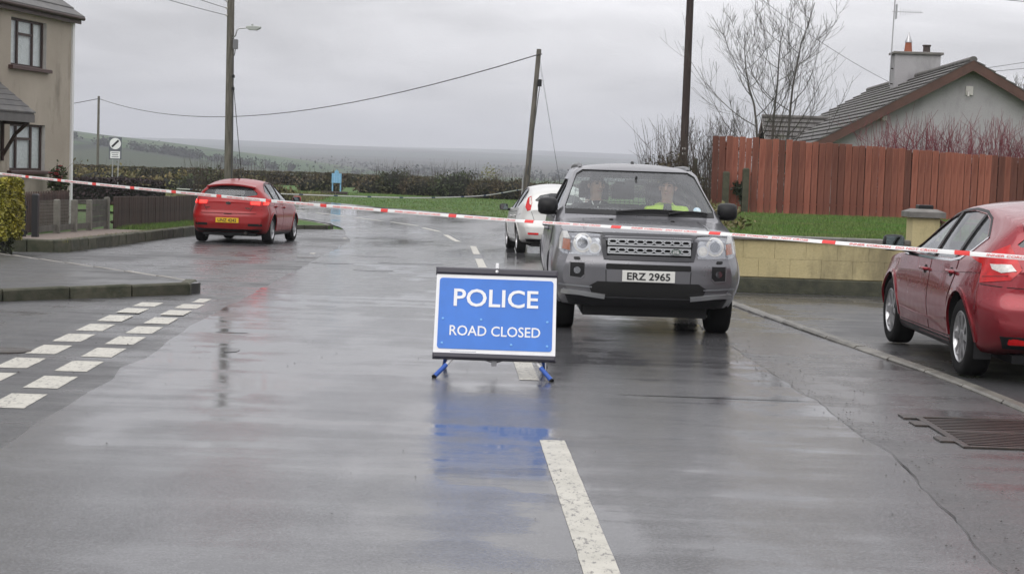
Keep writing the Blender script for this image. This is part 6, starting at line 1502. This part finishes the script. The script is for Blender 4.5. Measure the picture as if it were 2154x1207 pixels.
def bush_pts(n, blobs, rough=.35, seed=0):
    o = []; w_ = [b_[3] * b_[4] * b_[5] for b_ in blobs]
    while len(o) < n:
        cx, cy, cz, rx, ry, rz = random.choices(blobs, w_)[0]; d = Vector((random.gauss(0, 1), random.gauss(0, 1), random.gauss(0, 1))).normalized(); r = random.random() ** .4
        r *= 1 + rough * noise.noise((d.x * 2 + seed, d.y * 2 + cx, d.z * 2 + cy)) + rough * .6 * noise.noise((d.x * 5 + seed, d.y * 5, d.z * 5))
        p = (cx + d.x * rx * r, cy + d.y * ry * r, cz + d.z * rz * r)
        if p[2] > Z(p[0], p[1]) - .05: o.append(p)
    return o
def rel(pts, o): o = np.array(o); return np.asarray(pts) - o
def stems(base, n, h, spread, r, segs=4, up=1.0, branch=.6, seed=0):
    """upright thin stems with side shoots"""
    L = []
    for i in range(n):
        a = random.uniform(0, 6.28); x, y, z = base(); s = h * random.uniform(.6, 1.1); lean = Vector((math.cos(a), math.sin(a), 0)) * random.uniform(.05, 1) * spread; pts = []
        for k in range(segs + 1):
            t = k / segs; pts.append(Vector((x, y, z)) + lean * t * t ** .3 + Vector((random.gauss(0, .02) * t, random.gauss(0, .02) * t, s * t * up)))
        L.append((pts, [r * (1 - .75 * k / segs) for k in range(segs + 1)]))
        if random.random() < branch:
            for q in range(random.randint(1, 3)):
                k = random.randint(1, segs - 1); p = pts[k]; d = Vector((random.gauss(0, .6), random.gauss(0, .6), random.uniform(.5, 1.2))).normalized() * s * random.uniform(.18, .4); L.append(([p, p + d * .5 + Vector((0, 0, .02)), p + d], [r * .5, r * .4, r * .2]))
    return L
def shrub(name, label, cat, loc, leafpts, size, leafmat, stemlines=None, stemmat=None, group=None, asp=.6, core=None):
    r = tag(empty(name, loc), label, cat, group)
    if leafpts is not None: leaves('foliage', rel(leafpts, loc), size, leafmat, r, asp=asp)
    if stemlines: twigs('stems', [([p - Vector(loc) for p in P], q) for P, q in stemlines], stemmat, r)
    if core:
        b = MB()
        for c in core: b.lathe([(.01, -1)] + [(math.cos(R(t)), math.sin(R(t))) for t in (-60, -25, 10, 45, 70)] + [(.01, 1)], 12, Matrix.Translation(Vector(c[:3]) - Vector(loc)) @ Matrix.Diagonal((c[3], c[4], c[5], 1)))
        b.build('shaded_core', m_core, r, 60)
    return r
# golden hedge at the left edge
z = gz(28)
h = tag(empty('golden_hedge', (-9.6, 28.6, z)), 'clipped golden green hedge at the left edge by the gate', 'hedge')
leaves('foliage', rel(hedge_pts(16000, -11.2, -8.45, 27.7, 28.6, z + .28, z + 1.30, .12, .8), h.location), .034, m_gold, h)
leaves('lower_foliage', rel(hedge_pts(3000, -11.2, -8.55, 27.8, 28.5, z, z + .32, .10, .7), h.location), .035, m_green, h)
b = MB(); b.bbox((-1.5, -.75, .05), (1.02, -.15, 1.15), .1); b.build('shaded_core', m_core, h)
twigs('stems', stems(lambda: (random.uniform(-1.4, .95), random.uniform(-.7, -.2), 0), 30, .6, .2, .02), m_twig, h)
# flowering bush by the house corner
fl = shrub('flowering_bush', 'small dark bush with red flowers under the house window', 'bush', (-11.2, 41.9, .0), bush_pts(700, [(-11.45, 41.9, .8, .26, .3, .55)]), .05, m_green, stems(lambda: (-11.42 + random.gauss(0, .08), 41.9 + random.gauss(0, .1), 0), 14, 1.25, .2, .01), m_twig)
m_petal = M('red_petal', (.42, .03, .05), .6)
for q in rel(bush_pts(16, [(-11.38, 41.7, 1.0, .26, .25, .3)]), (-11.2, 41.9, 0)):
    b = MB()
    for k in range(6): a_ = 1.05 * k; b.add([q, q + np.array((math.cos(a_) * .05, math.sin(a_) * .05, .012)), q + np.array((math.cos(a_ + .5) * .065, math.sin(a_ + .5) * .065, .03)), q + np.array((math.cos(a_ + 1.0) * .05, math.sin(a_ + 1.0) * .05, .012))], [(0, 1, 2, 3)])
    b.build('flower', m_petal, fl)
# long trimmed hedge far left to middle
def long_hedge(name, label, x0, y0, x1, y1, h, n, size, mat, thick=1.2, tw=0, group=None):
    r = tag(empty(name, ((x0 + x1) / 2, (y0 + y1) / 2, Z(0, (y0 + y1) / 2))), label, 'hedge', group); o = r.location; pts = []
    for i in range(n):
        t = random.random(); x, y = x0 + (x1 - x0) * t, y0 + (y1 - y0) * t; f = random.random()
        hh = h * (1 + .10 * noise.noise((x * .35, y * .35, 1)) + .06 * noise.noise((x * 1.3, y * 1.3, 4)))
        zz = hh * (random.random() if f < .65 else 1 - abs(random.gauss(0, .06))); yy = y + (-thick / 2 + abs(random.gauss(0, .15)) if f < .65 else random.uniform(-thick / 2, thick / 2))
        pts.append((x, yy, Z(x, y) + zz))
    leaves('foliage', rel(pts, o), size, mat, r)
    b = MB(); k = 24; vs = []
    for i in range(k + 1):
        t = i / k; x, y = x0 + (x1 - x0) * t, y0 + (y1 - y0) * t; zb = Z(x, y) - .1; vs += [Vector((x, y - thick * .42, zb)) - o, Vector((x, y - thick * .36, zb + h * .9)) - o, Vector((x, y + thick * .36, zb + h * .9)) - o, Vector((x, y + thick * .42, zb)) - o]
    b.add(vs, [(4 * i + j, 4 * i + j + 1, 4 * i + 5 + j, 4 * i + 4 + j) for i in range(k) for j in range(3)]); b.build('shaded_core', m_core, r)
    if tw: twigs('shoots', [([p - Vector(o) for p in P], q) for P, q in stems(lambda: ((lambda t: (x0 + (x1 - x0) * t, y0 + (y1 - y0) * t, Z(0, y0 + (y1 - y0) * t) + h * .7))(random.random())), tw, h * .55, .25, .012)], m_twig, r)
    return r
long_hedge('trimmed_hedge', 'long low trimmed hedge crossing behind the verge and bushes', -62, 141, -7, 139, 1.06, 15000, .12, m_brownleaf, 1.6)
long_hedge('field_hedge', 'far dark field hedge running to the right behind the poles', -7, 138, 45, 150, .85, 8000, .12, m_brownleaf, 1.6, tw=60)
long_hedge('dark_garden_hedge', 'dark purple brown hedge just beyond the house corner', -19.5, 62, -13.2, 63, 1.15, 5000, .06, M('purple_leaf', (.035, .022, .024), .8, island=.4), 1.0)
# bank of rough grass, bramble and bushes on the left verge
k = 0
for (x, y, rx, ry, rz_, mt, lb) in ((-25.5, 92, 2.6, 1.2, 1.25, m_bramble, 'pale tan clump of rough bramble at the foot of the far pole'), (-22.0, 90, 2.2, 1.2, 1.15, m_bramble, 'tan bramble clump just left of the speed sign'), (-18.2, 89, 1.8, 1.2, .95, m_bramble, 'low olive bramble clump right of the speed sign posts'),
        (-16.0, 86, 1.5, 1.1, 1.20, m_green, 'dark green bush with thin shoots between speed sign and lamp pole'), (-13.6, 84, 1.5, 1.0, .95, m_bramble, 'rounded brown bush left of the lamp pole'), (-11.7, 80, 1.3, .9, .72, m_bramble, 'low tan clump in front of the lamp pole hedge'), (-8.6, 104, 1.3, .9, .95, m_brownleaf, 'brown bush between the lamp pole and the notice board'), (-12.1, 104, 1.6, .9, 1.0, m_brownleaf, 'wide brown bush left of the notice board')):
    zz = Z(0, y); shrub('bramble_bush', lb, 'bush', (x, y, zz), bush_pts(1500, [(x, y, zz + rz_ * .35, rx, ry, rz_ * .75), (x + rx * .4, y, zz + rz_ * .3, rx * .6, ry, rz_ * .9)], .4, k * 3.), .10, mt, stems(lambda: (x + random.uniform(-rx, rx) * .7, y + random.uniform(-.4, .4), zz + .2), 26, rz_ * 1.25, .4, .012), m_twig, 'bushes along the left verge', core=[(x, y, zz + rz_ * .25, rx * .8, ry * .8, rz_ * .6)]); k += 1
# bare bush round the foot of the lamp pole
x, y = -9.6, 57.5; zz = Z(0, y)
shrub('bare_bush', 'bare twiggy bush around the foot of the lamp pole', 'bush', (x, y, zz), bush_pts(1300, [(x, y, zz + .75, 1.5, .8, .95)], .3), .055, m_brownleaf, stems(lambda: (x + random.uniform(-1.4, 1.5), y + random.uniform(-.5, .5), zz), 150, 2.0, .5, .012, branch=.9), m_twig, core=[(x, y, zz + .55, 1.25, .6, .75)])
# hedgerow bushes beyond the grass verge
rowb = [(-7.4, 1.35, 1.55, m_green, 'dense dark green bush right of the notice board'), (-5.6, 1.3, 1.15, m_brownleaf, 'brown leafy bush second right of the notice board'), (-3.4, 1.6, 1.6, m_green, 'tall dark bush with upright bare shoots in mid hedgerow'), (-1.6, 1.1, 1.15, m_brownleaf, 'reddish brown bush left of the leaning pole'), (.0, 1.2, 1.25, m_brownleaf, 'rust brown bush behind the leaning pole'), (1.6, 1.2, 1.05, m_brownleaf, 'low brown bush partly behind the white hatchback')]
for i, (x, rx, hgt, mt, lb) in enumerate(rowb):
    y = 104 - i * .8; zz = Z(0, y)
    shrub('hedgerow_bush', lb, 'bush', (x, y, zz), bush_pts(2600, [(x, y, zz + hgt * .35, rx, .8, hgt * .62), (x - rx * .5, y, zz + hgt * .3, rx * .7, .7, hgt * .55), (x + rx * .4, y + .2, zz + hgt * .45, rx * .6, .7, hgt * .6)], .4, i * 5.), .075, mt, stems(lambda: (x + random.uniform(-rx, rx), y + random.uniform(-.3, .3), zz + .1), 70, hgt * 1.25, .35, .011, branch=.9), m_twig, 'hedgerow bushes beyond the verge', core=[(x, y, zz + hgt * .3, rx * .85, .6, hgt * .5)])
shrub('yellow_sapling', 'pale yellow green sapling rising above the hedgerow', 'tree', (-1.5, 112, Z(0, 112)), bush_pts(170, [(-1.5, 112, 1.15, .9, .6, .65)], .5), .07, M('pale_yellow_leaf', (.19, .19, .07), .7, island=.4), stems(lambda: (-1.5 + random.gauss(0, .3), 112, Z(0, 112)), 16, 1.8, .5, .015), m_twig)
# scrub at the end of the red fence
x, y = 4.3, 46.5; zz = .3
shrub('scrub_thicket', 'dark leafless thicket between the dark pole and the red fence', 'bush', (x, y, zz), bush_pts(2600, [(x + .3, y, 1.0, .9, .8, .9), (x, y, 1.5, .7, .6, .7)], .35), .05, m_brownleaf, stems(lambda: (x + random.uniform(-.5, 1.3), y + random.uniform(-.6, .6), zz), 170, 2.7, .75, .011, branch=1.0), m_twig, core=[(x + .3, y, .95, .75, .6, .75)])
x, y = 6.2, 45.8
shrub('bare_shrub', 'bare brown shrub rising behind the left part of the red fence', 'bush', (x, y, .7), None, .05, m_brownleaf, stems(lambda: (x + random.uniform(-1.0, 1.4), y + random.uniform(-.5, .5), .7), 110, 2.6, .8, .010, branch=1.0), m_twig)
x, y = 11.4, 42.3
shrub('red_dogwood', 'red stemmed dogwood showing above the red board fence', 'bush', (x, y, .7), None, .05, m_ivy, stems(lambda: (x + random.uniform(-2.4, 2.6), y + random.uniform(-.4, .5), .7), 620, 2.45, .8, .012, branch=1.0), m_twigred)
shrub('ivy_clump', 'dark ivy clump clinging to the thicker mossy post', 'ivy', (5.5, 40.8, .7), bush_pts(420, [(5.5, 40.85, 1.32, .16, .06, .2), (5.62, 40.78, 1.15, .1, .05, .3)]), .04, m_ivy)
shrub('rough_grass_tuft', 'scrappy weeds at the left corner of the lawn', 'plant', (3.55, 33, .7), bush_pts(900, [(3.6, 30, .85, .35, 4, .3), (4.6, 40.2, .8, .8, .4, .2)]), .05, m_bramble)
blades('rough_grass', [(-9.5, 39.8), (-8.3, 39.8), (-8.3, 48), (-9.4, 48)], 5000, .09, m_blade, lambda x, y: Z(x, y) + .17, .008)
blades('verge_tufts', [(-12, 86.5), (-6.2, 79), (-1.6, 73), (0, 68.2), (3, 67.5), (6, 103), (-14, 103)], 16000, .055, m_blade, Zg, .02)
blades('bank_tufts', [(-30, 95), (-10, 95), (-10, 81), (-13, 78), (-30, 82)], 9000, .30, m_blade2, Zg, .025)
blades('kerb_weeds', [(-8.3, 30.3), (-8.14, 30.3), (-8.14, 48), (-8.3, 48)], 1600, .08, m_blade2, lambda x, y: Z(x, y) + .17, .006)
# bare trees
def bare_tree(name, label, base, h, crown, trunks, r0, seed=1, nprim=15, fine=1.0, up=.22):
    """stems with side limbs that leave wide and curve upward, twigs on every limb"""
    rs = random.Random(seed); root = tag(empty(name, base), label, 'tree'); T = []; L1 = []; L2 = []
    def limb(p, d, ln, r, segs, curl, out):
        pts = [p.copy()]; q = p.copy(); dd = d.copy()
        for s in range(segs): dd = (dd + Vector((rs.gauss(0, .07), rs.gauss(0, .07), curl))).normalized(); q = q + dd * ln / segs; pts.append(q.copy())
        out.append((pts, [max(.004, r * (1 - .82 * k / segs)) for k in range(segs + 1)])); return pts
    for k in range(trunks):
        a = 6.28 * k / trunks + .25; hh = h * (1 if k == 0 else rs.uniform(.85, .95))
        tp = limb(Vector((.12 * math.cos(a), .1 * math.sin(a), 0)), Vector((.06 * crown * math.cos(a), .1 * math.sin(a), 1)).normalized(), hh, r0, 10, .05, T)
        for j in range(nprim):
            t = .22 + .74 * (j + rs.random() * .6) / nprim; i = min(9, int(t * 10)); p = tp[i].lerp(tp[i + 1], t * 10 - i); az_ = j * 2.4 + rs.uniform(-.5, .5)
            ln = crown * (1.05 - .72 * abs(t - .42) ** .8) * rs.uniform(.75, 1.1) * (1 - .45 * t); d = Vector((math.cos(az_), math.sin(az_) * .8, rs.uniform(.25, .7))).normalized()
            bp_ = limb(p, d, ln, r0 * (.42 - .28 * t), 7, up, L1)
            for m in range(int(9 * fine)):
                i2 = rs.randint(1, 6); p2 = bp_[i2].lerp(bp_[i2 + 1], rs.random()); o = (bp_[i2 + 1] - bp_[i2]).normalized(); s = o.orthogonal().normalized(); s.rotate(Matrix.Rotation(rs.uniform(0, 6.28), 3, o))
                tw = limb(p2, (o * .7 + s * rs.uniform(.5, .9) + Vector((0, 0, .25))).normalized(), ln * rs.uniform(.22, .42), r0 * .10, 4, up * .8, L2)
                for q in range(int(2 * fine)):
                    i3 = rs.randint(1, 3); o3 = (tw[i3 + 1] - tw[i3]).normalized(); s3 = o3.orthogonal().normalized(); s3.rotate(Matrix.Rotation(rs.uniform(0, 6.28), 3, o3)); limb(tw[i3], (o3 + s3 * .7).normalized(), ln * rs.uniform(.10, .2), r0 * .06, 2, up, L2)
    for p_ in T: twigs('trunk', [p_], m_bark, root, 8)
    for p_ in L1: twigs('limb', [p_], m_bark, root, 5)
    twigs('crown_twigs', L2, m_bark, root, 3); return root
bare_tree('bare_tree', 'tall bare young tree standing behind the red fence beside the bungalow', (7.55, 48.6, .6), 6.2, 3.7, 3, .055, 11, 13, 1.35, .17)
bare_tree('bare_tree', 'bare tree top showing behind the right slope of the bungalow roof', (24.4, 80, .5), 6.4, 3.2, 3, .09, 5, 14)
bare_tree('bare_tree', 'small bare tree low behind the left end of the red fence', (6.3, 53, .3), 3.3, 1.8, 3, .045, 8, 11)
# far tree line along the left hill and scattered far trees
m_fartree = M('far_foliage', (.02, .026, .018), 1., island=.4)
pts = []
for i in range(46):
    x = random.choice((random.uniform(-262, -225), random.uniform(-215, -175), random.uniform(-190, -120))); y = random.uniform(925, 945); zz = hill_left(x, y); r = random.uniform(1.5, 3.2)
    pts += [(x + random.gauss(0, r * .8), y + random.gauss(0, r), zz + abs(random.gauss(r * .8, r * .5))) for _ in range(70)]
o = leaves('far_wood', pts, 1.0, m_fartree); o['kind'] = 'stuff'
pts = []
for i in range(240):
    y = random.uniform(1050, 1900); x = random.uniform(-.3, .4) * y; zz = max(-6, hill_far(x, y)); r = random.uniform(2, 5)
    pts += [(x + random.gauss(0, r * 1.8), y + random.gauss(0, r), zz + abs(random.gauss(r * .5, r * .4))) for _ in range(40)]
o = leaves('far_hedgerows', pts, 1.4, m_fartree); o['kind'] = 'stuff'

m_crack = M('open_joint', (.012, .012, .012), .6)
vs = []; fs = []; jt = jag(JOINT[:7], .05, .12)
for i, (x, y) in enumerate(jt):
    q = .0012 + .007 * max(0, noise.noise((x * 3, y * 2.3, 8)) - .02); vs += [(x - q + .01, y, Z(x, y) + .0105), (x + q + .01, y, Z(x, y) + .0105)]
    if i: fs.append((2 * i - 2, 2 * i - 1, 2 * i + 1, 2 * i))
me = bpy.data.meshes.new('joint_crack'); me.from_pydata(vs, [], fs); me.update(); link('joint_crack', me, m_crack, road)
# loose stones and leaves lying along the joint and kerbs
v1, f1 = [], []
for i in range(900):
    x, y = random.choice(jt); x += random.gauss(.10, .12); y += random.uniform(-.1, .1); s = random.uniform(.003, .009); k = len(v1); a_ = random.uniform(0, 6.28)
    v1 += [(x + s * math.cos(a_ + t), y + s * math.sin(a_ + t), Z(x, y) + .011) for t in (0, 2.1, 4.2)] + [(x, y, Z(x, y) + .011 + s * .8)]; f1 += [(k, k + 1, k + 3), (k + 1, k + 2, k + 3), (k + 2, k, k + 3)]
o = link('joint_chippings', npmesh('joint_chippings', v1, f1), m_pebble); o['kind'] = 'stuff'
# ------------------------------------------------------------------ haze over the whole place
b = MB(); b.box((-6600, -200, -30), (6600, 6600, 150))
hz = b.build('haze', None); hz['kind'] = 'stuff'
hm = bpy.data.materials.new('haze'); hm.use_nodes = True; hn = hm.node_tree; hn.nodes.clear()
ho = hn.nodes.new('ShaderNodeOutputMaterial'); hv = hn.nodes.new('ShaderNodeVolumePrincipled')
hv.inputs['Color'].default_value = (.9, .93, 1.0, 1); hv.inputs['Density'].default_value = 3.1e-4; hv.inputs['Anisotropy'].default_value = 0
hn.links.new(hv.outputs[0], ho.inputs['Volume']); hz.data.materials.append(hm)
